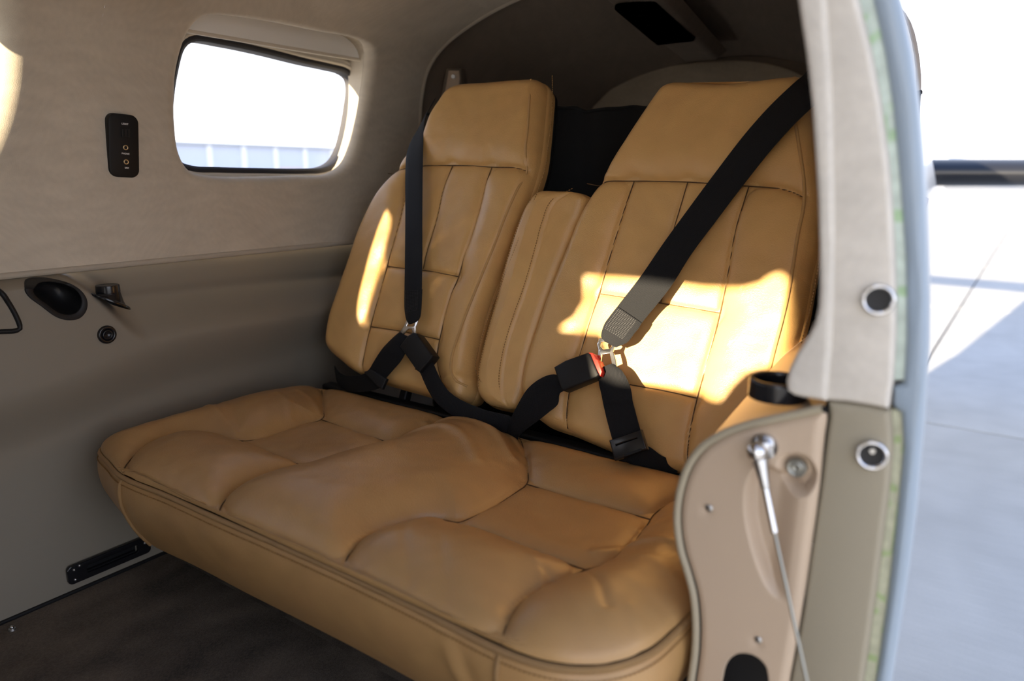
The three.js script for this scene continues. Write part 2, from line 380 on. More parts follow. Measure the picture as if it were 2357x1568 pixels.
// overhead channel under the rear liner
{
  const a0 = onZ(1322, -40, -1.50), b0 = onZ(1505, -40, -1.50), a1 = onZ(1572, 150, -2.0), b1 = onZ(1672, 144, -2.0);
  const g = grid(12, 20, (i, j) => {
    const t = j / 20, s = i / 12, e = Math.abs(2 * s - 1), drop = sstep(1 - e, 0, 0.25) * sstep(1 - t, 0, 0.05);
    const p = a0.clone().lerp(b0, s).lerp(a1.clone().lerp(b1, s), t);
    p.y += 0.03 * (1 - drop);
    return p;
  }, (i, j, p) => [p.x, p.z]);
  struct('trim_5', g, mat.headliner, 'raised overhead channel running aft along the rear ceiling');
  const mid = (s, t, dy = 0) => a0.clone().lerp(b0, s).lerp(a1.clone().lerp(b1, s), t).add(V3(0, dy, 0));
  const A = mid(0.5, 0.42), root = thing('overhead_console', 'black overhead air and light console with two round outlets under the rear ceiling', 'console', A);
  const ux = V3(1, 0, 0), al = mid(0.5, 0.7).sub(mid(0.5, 0.2)).normalize(), dn = new THREE.Vector3().crossVectors(ux, al).normalize();
  if (dn.y > 0) dn.negate();
  const rr = [[-0.055, -0.12], [0.055, -0.12], [0.055, 0.10], [-0.055, 0.10]];
  part(root, 'console_panel', frame(new RoundedBoxGeometry(0.105, 0.23, 0.018, 3, 0.008), ux, al, dn, A.clone().addScaledVector(dn, 0.004)), mat.charcoal);
  for (const s of [-0.05, 0.055]) {
    const o = A.clone().addScaledVector(al, s).addScaledVector(dn, 0.013);
    const ring = frame(new THREE.TorusGeometry(0.032, 0.006, 10, 32), ux, al, dn, o), ball = frame(new THREE.SphereGeometry(0.024, 20, 12), ux, al, dn, o.clone().addScaledVector(dn, -0.01));
    const r = part(root, 'air_outlet', ring, mat.outlet);
    sub(root, r, 'outlet_ball', ball, mat.charcoal);
    if (s < 0) sub(root, r, 'outlet_nozzle', frame(new THREE.CylinderGeometry(0.005, 0.006, 0.008, 14).rotateX(Math.PI / 2), ux, al, dn, o.clone().addScaledVector(dn, 0.014)), mat.steel);
  }
}
// lower side panel on the left: ledge, armrest bulge, swoop up towards the cup recess
const ledgeY = (z) => lerp(0.505, 0.590, sstep(z, -0.69, -0.555)) + 0.02 * (1 - sstep(z, -1.5, -0.7)) * -1;
function lowerX(y, z) {
  const l = ledgeY(z), up = sstep(z, -0.69, -0.555);
  const shoulder = 1 - sstep(y, l - lerp(0.062, 0.016, up), l + lerp(0.022, 0.008, up));      // 0 on the recessed band, 1 on the bulge below the ledge
  const yu = lerp(0.425, 0.375, sstep(z, -0.8, -0.4)), under = lerp(1, 0.36, sstep(yu - y, -0.03, 0.09));
  return -1.408 + 0.060 * shoulder * under - 0.004 * Math.exp(-(((y - l - 0.02) / 0.012) ** 2)) + 0.022 * sstep(0.28 - y, 0, 0.28);
}
const cupPx = [[57, 665], [75, 648], [115, 642], [150, 648], [185, 668], [200, 692], [198, 715], [182, 733], [155, 737], [130, 730], [95, 705], [65, 682]];
const cupPoly = smooth2(cupPx.map(([x, y]) => { const p = onX(x, y, -1.347); return [p.z, p.y]; }), true, 90);
const cupC = [cupPoly.reduce((s, p) => s + p[0], 0) / 90, cupPoly.reduce((s, p) => s + p[1], 0) / 90];
const cupIn = cupPoly.map(([z, y]) => [cupC[0] + (z - cupC[0]) * 0.9, cupC[1] + (y - cupC[1]) * 0.9]);
{
  const nz = 330, ny = 150;
  const g = gridGeo(nz, ny, (i, j) => { const z = lerp(-1.6, 0.25, i / nz), y = lerp(-0.01, 0.6, j / ny); return V3(lowerX(y, z), y, z); },
    (i, j) => { const z = lerp(-1.6, 0.25, (i + 0.5) / nz), y = lerp(-0.01, 0.6, (j + 0.5) / ny); return inside(cupIn, z, y) ? null : 'a'; }, (i, j, p) => [p.z, p.y]);
  const fw = grid(8, 60, (i, j) => { const z = lerp(0.25, FWD, i / 8), y = lerp(-0.01, 0.6, j / 60); return V3(lowerX(y, z), y, z); });
  struct('trim_6', [g.a, fw], mat.taupe, 'taupe lower side panel with sculpted armrest ledge');
}
// door-side lower panel aft of the door frame, front of cabin, floor

struct('floor', [box(1.31, 0.04, 0.68 + FWD, 0, V3(-0.77, -0.02, (FWD - 0.68) / 2)), box(1.06, 0.04, 1.45, 0, V3(-0.86, -0.02, -1.405))], mat.carpet, 'dark brown carpeted cabin floor');
struct('baseboard_left', box(0.008, 0.006, 3.0, 0.002, V3(-1.363, 0.003, -0.3)), mat.blackPlastic, 'dark binding where the carpet meets the side panel');

// ---------------------------------------------------------------- windows
const PANEX = -1.468;
const panePts = smooth2([[446, 89], [520, 99], [600, 116], [700, 141], [760, 154], [793, 163], [811, 178], [816, 204], [811, 250], [801, 305], [788, 350], [771, 377], [744, 391], [700, 394], [600, 393], [500, 391], [440, 388], [408, 375], [392, 330], [390, 250], [402, 160], [420, 104]].map(([x, y]) => { const p = onX(x, y, PANEX); return [p.z, p.y]; }), true, 120);
const pc = [panePts.reduce((q, p) => q + p[0], 0) / 120, panePts.reduce((q, p) => q + p[1], 0) / 120];
const paneOut = panePts.map((_, i) => { const a = panePts[(i + 118) % 120], b = panePts[(i + 2) % 120], l = Math.hypot(b[0] - a[0], b[1] - a[1]) || 1, v = [(b[1] - a[1]) / l, -(b[0] - a[0]) / l], p = panePts[i]; return inside(panePts, p[0] + v[0] * 0.004, p[1] + v[1] * 0.004) ? [-v[0], -v[1]] : v; });
function makeWindow(name, dz, label, withShade, deep = 0.02, plane = PANEX, lip = LIP) {
  const root = thing(name, label, null, V3(0, 0, 0), null, 'structure');
  const strip = (list) => grid(120, list.length - 1, (i, j) => { const k = i % 120, [g, x] = list[j], p = panePts[k], o = paneOut[k]; return V3(x, p[1] + o[1] * g, p[0] + o[0] * g + dz); }, (i, j, p) => [p.z, p.y]);
  // from the rolled lip of the wall outwards to the board that carries the pane
  const n = 160, rim = (k, grow, depth) => { const a = (k / n) * 2 * Math.PI, r = radiusAt(a) + grow; return wallPoint(oc[0] + dz + Math.cos(a) * r, oc[1] + Math.sin(a) * r, -depth); };
  part(root, 'window_reveal', grid(n, 4, (i, j) => { const a = rim(i, -0.0005, lip), b = rim(i, 0.012, lip + 0.004); return j < 2 ? a.clone().lerp(b, j) : V3(lerp(b.x, plane - 0.002, (j - 1) / 3), b.y, b.z); }, (i, j, p) => [p.z, p.y]), mat.suede);
  part(root, 'window_board', strip([[0.021, plane + 0.004], [0.034, plane + 0.004], [0.075, plane + 0.001]]), mat.suede);
  part(root, 'window_frame', strip([[0.0225, plane + 0.002], [0.022, plane + 0.011], [0.019, plane + 0.0125], [0.0165, plane + 0.010], [0.0145, plane + 0.010], [0.0125, plane + 0.013], [0.0085, plane + 0.0125], [0.0065, plane + 0.008], [0.0045, plane + 0.004]]), mat.whitePlastic);
  part(root, 'window_gasket', strip([[0.0075, plane + 0.001], [0.007, plane + 0.007], [0.001, plane + 0.0075], [-0.006, plane + 0.004], [-0.0065, plane - deep]]), mat.gasket);
  part(root, 'window_pane', grid(120, 6, (i, j) => { const k = i % 120, t = j / 6, p = panePts[k]; return V3(plane - 0.008, lerp(p[1], pc[1], t), lerp(p[0], pc[0], t) + dz); }), mat.glass);
  part(root, 'outer_skin', strip([[-0.0065, plane - deep], [0.06, plane - deep], [0.08, plane - deep + 0.002]]), mat.hullPaint);
  if (withShade) {
    const z0 = oc[0] + dz - 0.285, z1 = oc[0] + dz + 0.275;
    const sh = (z, y, x) => V3(x, y, z);
    part(root, 'pull_down_shade', box(0.006, 0.07, z1 - z0, 0.0025, V3(-1.419, 1.071, (z0 + z1) / 2), new THREE.Euler(0, 0, -0.16)), mat.shadeFabric, 'pale window shade pushed up into its slot');
    part(root, 'shade_rail', box(0.011, 0.008, z1 - z0, 0.003, V3(-1.423, 1.038, (z0 + z1) / 2), new THREE.Euler(0, 0, -0.16)), mat.whitePlastic);
  }
  return root;
}
makeWindow('window_1', PITCHZ, 'sunlit cabin window at the left edge, only its aft lip in view', false, 0.006, -1.45, 0.036);
makeWindow('window_2', 0, 'rounded rectangular cabin window with white frame beside the left seat', true, 0.028);
makeWindow('window_3', FORWARD_DZ, 'unseen forward cabin window, placed and thinned to cast the sun streak on the left seat', false, 0.006, -1.438);

// ---------------------------------------------------------------- seat backs
const tanR = 0.42, cosR = 1 / Math.hypot(1, tanR), SB0 = V3(0, 0.312, -1.02);
const su = V3(1, 0, 0), sv = V3(0, cosR, -tanR * cosR), sn = V3(0, tanR * cosR, cosR);
const sbUV = (px, py, h = 0) => { const p = onPlane(px, py, SB0.clone().addScaledVector(sn, h), sn).sub(SB0); return [p.x, p.dot(sv)]; };
const sbP = (u, v, h) => SB0.clone().addScaledVector(su, u).addScaledVector(sv, v).addScaledVector(sn, h);
const sbPx = (px, py, h) => onPlane(px, py, SB0.clone().addScaledVector(sn, h), sn);
const curve = (px, n = 40) => smooth2(px.map(([x, y]) => sbUV(x, y)), false, n);
const atV = (poly, v) => {  // u of a mostly vertical seam at height v
  let best = poly[0][0], bd = 1e9;
  for (let i = 0; i + 1 < poly.length; i++) {
    const [a, b] = [poly[i], poly[i + 1]], lo = Math.min(a[1], b[1]), hi = Math.max(a[1], b[1]);
    if (v >= lo && v <= hi) return lerp(a[0], b[0], (v - a[1]) / (b[1] - a[1] || 1));
    for (const q of [a, b]) if (Math.abs(q[1] - v) < bd) { bd = Math.abs(q[1] - v); best = q[0]; }
  }
  return best;
};
const atU = (poly, u) => atV(poly.map(([a, b]) => [b, a]), u);
function padGeo(outline, seams, heightOf, regionOf, nu, nv) {
  let vmin = 1e9, vmax = -1e9;
  for (const p of outline) { vmin = Math.min(vmin, p[1]); vmax = Math.max(vmax, p[1]); }
  const rows = [];
  for (let j = 0; j <= nv; j++) {
    const t = j / nv, tt = 0.75 * t + 0.25 * (0.5 - 0.5 * Math.cos(Math.PI * t)), v = lerp(vmin + 0.0008, vmax - 0.0008, tt);
    let a = 1e9, b = -1e9;
    for (let i = 0; i < outline.length; i++) {
      const p = outline[i], q = outline[(i + 1) % outline.length];
      if (p[1] > v !== q[1] > v) { const u = p[0] + ((v - p[1]) / (q[1] - p[1])) * (q[0] - p[0]); a = Math.min(a, u); b = Math.max(b, u); }
    }
    rows.push([v, a, b]);
  }
  const uvs = [];
  return gridGeo(nu, nv, (i, j) => {
    const [v, a, b] = rows[j], t = i / nu, tt = 0.7 * t + 0.3 * (0.5 - 0.5 * Math.cos(Math.PI * t)), u = lerp(a, b, tt);
    uvs[j * (nu + 1) + i] = [u, v];
    return sbP(u, v, heightOf(u, v));
  }, (i, j) => { const p = uvs[j * (nu + 1) + i], q = uvs[(j + 1) * (nu + 1) + i + 1]; return regionOf((p[0] + q[0]) / 2, (p[1] + q[1]) / 2); }, (i, j) => uvs[j * (nu + 1) + i]);
}
function shell(outline, heightAtEdge, back, bulge, material) {
  const n = outline.length, steps = 10;
  // outward direction in the plane
  let area = 0;
  for (let i = 0; i < n; i++) { const a = outline[i], b = outline[(i + 1) % n]; area += a[0] * b[1] - b[0] * a[1]; }
  const sgn = area > 0 ? 1 : -1;
  const out = outline.map((_, i) => { const a = outline[(i + n - 2) % n], b = outline[(i + 2) % n], l = Math.hypot(b[0] - a[0], b[1] - a[1]) || 1; return [(sgn * (b[1] - a[1])) / l, (-sgn * (b[0] - a[0])) / l]; });
  return grid(n, steps, (i, j) => {
    const p = outline[i % n], o = out[i % n], t = j / steps, h = lerp(heightAtEdge, -back, t), w = bulge * Math.sin(Math.PI * Math.pow(t, 0.7));
    return sbP(p[0] + o[0] * w, p[1] + o[1] * w, h);
  }, (i, j) => [i * 0.005, j * 0.01]);
}
function capPlate(outline, h) {
  return plate(outline.map((p) => p), 0.012, 0.002, su, sv, sn, sbP(0, 0, h));
}
// dashes of thread along a path, laid on the surface
function stitches(pts, normal, gap = 0.005, len = 0.0032, r = 0.0006) {
  const list = [], c = new THREE.CatmullRomCurve3(pts, false, 'centripetal'), L = c.getLength(), n = Math.floor(L / gap), P = c.getSpacedPoints(n);
  const dash = new THREE.BoxGeometry(len, r * 2, r * 2);
  for (let i = 0; i < n; i++) {
    const x = P[i + 1].clone().sub(P[i]).normalize(), z = (typeof normal === 'function' ? normal(P[i]) : normal).clone(), y = new THREE.Vector3().crossVectors(z, x).normalize();
    z.crossVectors(x, y);
    list.push(frame(dash.clone(), x, y, z, P[i]));
  }
  return join(list);
}
function makeBack(o) {
  const outline = smooth2(o.outline.map(([x, y]) => sbUV(x, y)), true, 300);
  const S = Object.fromEntries(Object.entries(o.seams).map(([k, px]) => [k, curve(px)]));
  const all = Object.values(S), ER = 0.026, hs = S.head;
  const folds = (o.folds ?? []).map(([px, a, w]) => [curve(px, 16), a, w]);
  const height = (u, v) => {
    const de = distTo(outline, u, v, true), e = Math.min(1, de / ER);
    const dl = all.map((s) => distTo(s, u, v)), ds = Math.min(...dl);
    const hv = atU(hs, u), onHead = v > hv;
    const insert = !onHead && u > atV(S.left, v) && u < atV(S.right, v);
    const w = insert ? 0.022 : onHead ? 0.05 : 0.045, A = insert ? 0.007 : onHead ? 0.017 : 0.018;
    const d = softMin([...dl, de * 1.4], insert ? 160 : 80), t = Math.min(1, d / w);
    let h = A * Math.pow(1 - (1 - t) * (1 - t), 0.62) - ER * (1 - Math.sqrt(Math.max(0, 1 - (1 - e) * (1 - e))));
    h -= 0.0022 * Math.exp(-(ds * ds) / (2 * 0.0016 * 0.0016));
    h += o.shape ? o.shape(u, v) : 0;
    for (const [f, a, q] of folds) { const k = distTo(f, u, v); if (k < q * 4) h += a * Math.exp(-(k * k) / (2 * q * q)); }
    return h + 0.0012 * noise.noise(u * 14, v * 14, o.seed) + 0.0005 * noise.noise(u * 45, v * 45, o.seed);
  };
  const hsegs = o.rows.map((k) => S[k]);
  const geos = padGeo(outline, all, height, (u, v) => {
    if (v > atU(hs, u)) return 'headrest_panel';
    if (u < atV(S.left, v)) return 'side_bolster_a';
    if (u > atV(S.right, v)) return 'side_bolster_b';
    let row = 0;
    for (const s of hsegs) if (v < atU(s, u)) row++;
    return 'insert_panel_' + row + (row === 0 ? o.mids.reduce((n, k) => n + (u > atV(S[k], v) ? 1 : 0), 0) : '');
  }, 170, 290);
  const base = sbP((outline[0][0] + outline[150][0]) / 2, -0.02, -0.05);
  const root = thing('reclining_seat', o.label, 'seat', base, 'rear seat backs');
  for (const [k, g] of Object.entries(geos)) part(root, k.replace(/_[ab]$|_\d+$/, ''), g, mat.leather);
  part(root, 'seam', Object.values(S).map((c) => tube(c.filter((_, i) => i % 2 === 0).map(([u, v]) => sbP(u, v, height(u, v) + 0.0020)), 0.0010, 5)), mat.seam, 'dark lines laid on the seams for crevice shade');
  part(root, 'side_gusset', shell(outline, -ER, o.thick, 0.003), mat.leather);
  part(root, 'back_shell', [capPlate(outline, -o.thick - 0.012), frame(new RoundedBoxGeometry(0.02, 0.2, 0.02, 2, 0.004), su, sv, sn, sbP((outline[0][0] + outline[150][0]) / 2, 0.06, -o.thick))], mat.blackPlastic, 'black plastic rear shell');
  // welted edge seam with its thread
  const edge = o.welt.map(([x, y]) => sbUV(x, y)), lift = (d) => edge.map(([u, v]) => sbP(u, v, height(u, v) + d));
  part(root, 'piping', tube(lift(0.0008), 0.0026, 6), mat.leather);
  const st = o.welt.map(([x, y]) => sbUV(x + o.stitchSide * 7, y)).map(([u, v]) => sbP(u, v, height(u, v) + 0.0006));
  tag(part(root, 'stitching', stitches(st, sn), mat.stitch), null, null, null, 'stuff');
  return { root, outline, height };
}
const leftBack = makeBack({
  label: 'tan leather seat back beside the window, narrow headrest, mostly in shade', seed: 3, thick: 0.058, stitchSide: 8, folds: [[[[1120, 345], [1118, 362], [1112, 378]], 0.0008, 0.004], [[[1135, 345], [1138, 362], [1142, 376]], -0.0007, 0.004], [[[1022, 880], [1050, 868], [1075, 872]], 0.003, 0.005]],
  outline: [[748, 790], [756, 730], [775, 672], [800, 600], [828, 520], [862, 450], [895, 405], [925, 364], [950, 336], [968, 314], [977, 290], [988, 262], [1008, 230], [1028, 203], [1052, 190], [1120, 184], [1190, 178], [1232, 177], [1244, 190], [1242, 240], [1236, 310], [1228, 370], [1214, 420], [1193, 480], [1168, 545], [1138, 625], [1108, 705], [1088, 780], [1080, 840], [1082, 890], [1070, 922], [1040, 928], [960, 905], [880, 882], [820, 862], [778, 830], [754, 808]],
  seams: { head: [[890, 398], [935, 388], [975, 382], [1042, 381], [1090, 382], [1135, 385], [1180, 386], [1212, 392]], left: [[962, 384], [945, 420], [931, 467], [907, 559], [891, 613], [868, 700], [853, 752], [838, 820], [832, 868]], right: [[1132, 386], [1121, 418], [1102, 498], [1083, 555], [1067, 597], [1056, 636], [1039, 680], [1016, 765], [1007, 808], [1007, 837], [1016, 871], [1030, 900]], mid: [[1042, 381], [1021, 437], [1006, 502], [985, 571], [974, 619]], row1: [[891, 613], [930, 618], [974, 622], [1056, 637]], row2: [[853, 752], [930, 764], [1012, 782]] },
  rows: ['row1', 'row2'], mids: ['mid'],
  welt: [[1225, 186], [1226, 240], [1222, 300], [1216, 350], [1210, 395], [1196, 440], [1172, 500], [1145, 570], [1115, 645], [1088, 715], [1066, 780], [1052, 830], [1052, 858], [1062, 880], [1076, 890]],
});
const rightBack = makeBack({
  label: 'tan leather seat back by the door frame with a bright patch of sun', seed: 11, thick: 0.065, stitchSide: 8, folds: [[[[1392, 405], [1420, 412]], 0.002, 0.004]],
  outline: [[1196, 885], [1206, 830], [1228, 760], [1258, 675], [1290, 595], [1322, 515], [1350, 460], [1376, 415], [1410, 355], [1458, 282], [1498, 222], [1520, 195], [1548, 183], [1600, 184], [1660, 186], [1740, 179], [1810, 170], [1845, 170], [1858, 190], [1866, 260], [1876, 350], [1884, 440], [1884, 500], [1878, 560], [1862, 630], [1845, 720], [1822, 810], [1798, 890], [1765, 970], [1720, 1040], [1660, 1085], [1580, 1092], [1500, 1076], [1400, 1038], [1310, 1000], [1240, 972], [1208, 930]],
  seams: { head: [[1350, 422], [1374, 419], [1460, 417], [1583, 419], [1660, 424], [1724, 429], [1797, 435], [1830, 445], [1850, 455]], left: [[1460, 417], [1437, 483], [1414, 559], [1395, 624], [1380, 674], [1358, 740], [1338, 807], [1310, 905], [1302, 986]], mid: [[1583, 419], [1568, 470], [1552, 525], [1536, 600], [1521, 698]], right: [[1724, 429], [1708, 480], [1693, 532], [1674, 643], [1658, 719], [1632, 820], [1605, 916], [1587, 1003], [1580, 1085]], row1: [[1378, 676], [1440, 685], [1521, 698], [1658, 721]], row2: [[1322, 862], [1400, 876], [1451, 886], [1530, 900], [1605, 917]] },
  rows: ['row1', 'row2'], mids: ['mid'],
  welt: [[1826, 172], [1835, 280], [1847, 368], [1854, 430], [1853, 490], [1844, 540], [1828, 636], [1814, 710], [1788, 810], [1766, 891], [1735, 960]],
});
// folded centre armrest between the backs
{
  const outline = smooth2([[1236, 436], [1213, 458], [1186, 513], [1159, 597], [1132, 700], [1107, 790], [1093, 862], [1094, 900], [1110, 926], [1150, 938], [1182, 938], [1196, 905], [1214, 812], [1245, 711], [1285, 600], [1314, 521], [1338, 465], [1340, 446], [1326, 437], [1280, 434]].map(([x, y]) => sbUV(x, y, 0.012)), true, 200);
  const seamF = curve([[1326, 437], [1305, 455], [1285, 470], [1266, 513], [1243, 597], [1220, 674], [1188, 765], [1171, 837], [1166, 909], [1172, 936]]);
  const height = (u, v) => {
    const de = distTo(outline, u, v, true), e = Math.min(1, de / 0.02), ds = distTo(seamF, u, v);
    const side = u > atV(seamF, v), t = Math.min(1, Math.min(ds, de) / 0.04);
    return 0.012 + (side ? -0.25 * ds : 0.010 * Math.pow(t, 0.6)) - 0.02 * (1 - Math.sqrt(Math.max(0, 1 - (1 - e) * (1 - e)))) - 0.0012 * Math.exp(-(ds * ds) / (2 * 0.0015 ** 2)) + 0.0008 * noise.noise(u * 16, v * 16, 5);
  };
  const root = thing('folding_armrest', 'tan leather centre armrest folded up between the two seat backs', 'armrest', sbP(outline[0][0], 0, -0.03));
  const geos = padGeo(outline, [seamF], height, (u, v) => (u > atV(seamF, v) ? 'side_panel' : 'front_pad'), 60, 200);
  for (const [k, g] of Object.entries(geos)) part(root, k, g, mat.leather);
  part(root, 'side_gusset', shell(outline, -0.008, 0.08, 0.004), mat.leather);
  part(root, 'back_shell', capPlate(outline, -0.09), mat.blackPlastic);
  const stl = (dx) => seamF.filter((_, i) => i % 4 === 0).map(([u, v]) => sbP(u - dx, v, height(u - dx, v) + 0.0006));
  tag(part(root, 'stitching', stitches(stl(0.007), sn), mat.stitch), null, null, null, 'stuff');
  const lefts = [[1222, 462], [1196, 520], [1168, 605], [1141, 705], [1118, 790], [1104, 862], [1104, 895]].map(([x, y]) => sbUV(x, y, 0.012)).map(([u, v]) => sbP(u, v, height(u, v) + 0.0006));
  tag(part(root, 'stitching', stitches(lefts, sn), mat.stitch), null, null, null, 'stuff');
}

// ---------------------------------------------------------------- bench cushion
{
  const CY = 0.29, P = (px, py) => { const p = onY(px, py, CY); return [p.x, p.z]; };
  const front = [[1590, 1396], [1550, 1438], [1490, 1487], [1410, 1516], [1320, 1521], [1240, 1508], [1155, 1478], [980, 1392], [790, 1303], [640, 1238], [503, 1180], [390, 1130], [281, 1085], [256, 1060], [234, 1022]].map(([x, y]) => P(x, y));
  const outline = smooth2([...front, [-1.318, -0.60], [-1.322, -0.75], [-1.32, -0.93], [-1.305, -0.995], [-1.25, -1.016], [-1.0, -1.018], [-0.766, -1.018], [-0.5, -1.018], [-0.30, -1.016], [-0.258, -0.99], [-0.25, -0.93], [-0.25, -0.80]], true, 420);
  const C = (px, n = 60) => smooth2(px.map(([x, y]) => P(x, y)), false, n);
  const sideL = C([[281, 1085], [295, 1062], [323, 1036], [358, 1018], [410, 1001], [460, 996], [509, 999], [551, 1006], [603, 997], [656, 980], [709, 964], [740, 957], [744, 938], [740, 895]]);
  const centL = C([[503, 1180], [512, 1159], [533, 1138], [568, 1117], [621, 1096], [705, 1071], [796, 1046], [866, 1027], [901, 1017], [954, 1001], [1000, 985], [1040, 972]]);
  const centR = C([[790, 1303], [803, 1278], [824, 1253], [859, 1230], [918, 1208], [977, 1192], [1021, 1190], [1048, 1196], [1107, 1171], [1155, 1143], [1194, 1119], [1213, 1106], [1215, 1080], [1210, 1049], [1198, 1011], [1192, 1001]]);
  const sideR = C([[1153, 1478], [1163, 1447], [1178, 1415], [1202, 1387], [1245, 1356], [1293, 1332], [1348, 1301], [1391, 1289], [1431, 1261], [1470, 1222], [1494, 1190], [1505, 1175], [1529, 1159], [1575, 1140], [1640, 1122]]);
  const insLf = C([[551, 1006], [630, 1040], [705, 1071]], 12), insLr = C([[740, 957], [820, 987], [901, 1017]], 12);
  const insRf = C([[1048, 1196], [1200, 1248], [1348, 1301]], 12), insRr = C([[1213, 1106], [1360, 1146], [1498, 1184]], 12);
  const seams = [sideL, centL, centR, sideR, insLf, insLr, insRf, insRr];
  const atZ = (poly, z) => atV(poly, z);
  const folds = [
    [[[985, 988], [1060, 990], [1130, 1020], [1180, 1080]], 0.006, 0.007], [[[930, 1012], [1010, 1016], [1070, 1050], [1100, 1100]], 0.0045, 0.008], [[[1000, 978], [1090, 982], [1160, 1012], [1200, 1050]], -0.0045, 0.006],
    [[[1340, 1320], [1370, 1370], [1395, 1440]], -0.0024, 0.004], [[[1375, 1270], [1460, 1260], [1540, 1285], [1600, 1320]], 0.0045, 0.007], [[[1470, 1215], [1540, 1205], [1600, 1215]], 0.002, 0.006], [[[1440, 1310], [1500, 1330], [1560, 1370]], 0.002, 0.008],
    [[[480, 960], [520, 985], [545, 1000]], 0.003, 0.005], [[[500, 950], [540, 975], [552, 995]], -0.0018, 0.005], [[[640, 930], [665, 950], [670, 970]], 0.003, 0.006], [[[690, 915], [720, 930], [738, 950]], 0.0022, 0.006], [[[590, 935], [610, 955], [618, 985]], 0.0012, 0.008],
    [[[1245, 1325], [1262, 1335], [1265, 1350]], -0.0016, 0.004], [[[1230, 1310], [1245, 1332], [1247, 1352]], 0.0015, 0.004], [[[930, 1230], [935, 1300], [945, 1360]], -0.0012, 0.005], [[[1015, 1280], [1020, 1340], [1030, 1400]], -0.001, 0.005], [[[815, 1265], [830, 1290], [835, 1310]], -0.0015, 0.004],
    [[[1180, 1415], [1200, 1460], [1205, 1490]], -0.001, 0.006], [[[1450, 1440], [1470, 1470], [1470, 1490]], 0.0012, 0.005],
  ].map(([px, a, w]) => [C(px, 14), a, w]);
  const region = (x, z) => {
    // names of the leather panels by the seams between them
    if (x < atZ(sideL, z) && x < -0.9) return 'side_bolster_a';
    if (x > atZ(sideR, z) && x > -0.55) return 'side_bolster_b';
    const cl = atZ(centL, z), cr = atZ(centR, z);
    if (x > cl && x < cr) return 'centre_bolster';
    const left = x <= cl, f = left ? insLf : insRf, r = left ? insLr : insRr;
    const zf = atU(f, x), zr = atU(r, x);
    if (z > zf) return left ? 'front_bolster_a' : 'front_bolster_b';
    if (z < zr) return left ? 'rear_bolster_a' : 'rear_bolster_b';
    return left ? 'insert_panel_a' : 'insert_panel_b';
  };
  const cenL = [-1.08, -0.80], cenR = [-0.48, -0.80];
  const height = (x, z) => {
    const de = distTo(outline, x, z, true);
    const dl = seams.map((s) => distTo(s, x, z)), ds = Math.min(...dl);
    const r = region(x, z), ins = r.startsWith('insert'), w = ins ? 0.035 : r.startsWith('rear') ? 0.055 : 0.1, A = ins ? 0.007 : r.startsWith('centre') ? 0.036 : r.startsWith('side') ? 0.034 * lerp(0.55, 1, sstep(z, -1.0, -0.82)) : r.startsWith('front') ? 0.030 : 0.02;
    const t = Math.min(1, softMin([...dl, de], 75) / w);
    let h = A * Math.pow(1 - (1 - t) * (1 - t), 0.7) - 0.0024 * Math.exp(-(ds * ds) / (2 * 0.0017 ** 2));
    const sag = Math.max(Math.exp(-(((x - cenL[0]) / 0.16) ** 2) - ((z - cenL[1]) / 0.13) ** 2), Math.exp(-(((x - cenR[0]) / 0.16) ** 2) - ((z - cenR[1]) / 0.13) ** 2));
    h -= 0.012 * sag;
    const e = Math.min(1, de / 0.006);
    h -= 0.004 * (1 - Math.sqrt(Math.max(0, 1 - (1 - e) * (1 - e))));
    for (const [f, a, q] of folds) { const k = distTo(f, x, z); if (k < q * 4) h += a * Math.exp(-(k * k) / (2 * q * q)); }
    return h + 0.0016 * noise.noise(x * 12, z * 12, 2) + 0.0006 * noise.noise(x * 40, z * 40, 8);
  };
  // rows across the bench
  let zmin = 1e9, zmax = -1e9;
  for (const p of outline) { zmin = Math.min(zmin, p[1]); zmax = Math.max(zmax, p[1]); }
  const nu = 380, nv = 190, rows = [], uvs = [];
  for (let j = 0; j <= nv; j++) {
    const t = j / nv, z = lerp(zmin + 0.0005, zmax - 0.0005, 0.8 * t + 0.2 * (0.5 - 0.5 * Math.cos(Math.PI * t)));
    let a = 1e9, b = -1e9;
    for (let i = 0; i < outline.length; i++) {
      const p = outline[i], q = outline[(i + 1) % outline.length];
      if (p[1] > z !== q[1] > z) { const x = p[0] + ((z - p[1]) / (q[1] - p[1])) * (q[0] - p[0]); a = Math.min(a, x); b = Math.max(b, x); }
    }
    rows.push([z, a, b]);
  }
  const geos = gridGeo(nu, nv, (i, j) => {
    const [z, a, b] = rows[nv - j], t = i / nu, x = lerp(a, b, 0.85 * t + 0.15 * (0.5 - 0.5 * Math.cos(Math.PI * t)));
    uvs[j * (nu + 1) + i] = [x, z];
    return V3(x, CY + height(x, z), z);
  }, (i, j) => { const p = uvs[j * (nu + 1) + i], q = uvs[(j + 1) * (nu + 1) + i + 1]; return region((p[0] + q[0]) / 2, (p[1] + q[1]) / 2); }, (i, j) => uvs[j * (nu + 1) + i]);
  const root = thing('bench_seat', 'wide tan leather bench seat cushion with sewn panels and welted front edge', 'bench seat', V3(MIDX, 0, -0.78));
  for (const [k, g] of Object.entries(geos)) part(root, k.replace(/_[ab]$/, ''), g, mat.leatherCushionShaded);
  part(root, 'seam', seams.map((c) => tube(c.filter((_, i) => i % 2 === 0).map(([x, z]) => V3(x, CY + height(x, z) + 0.0012, z)), 0.0010, 5)), mat.seam, 'dark lines laid on the seams for crevice shade');
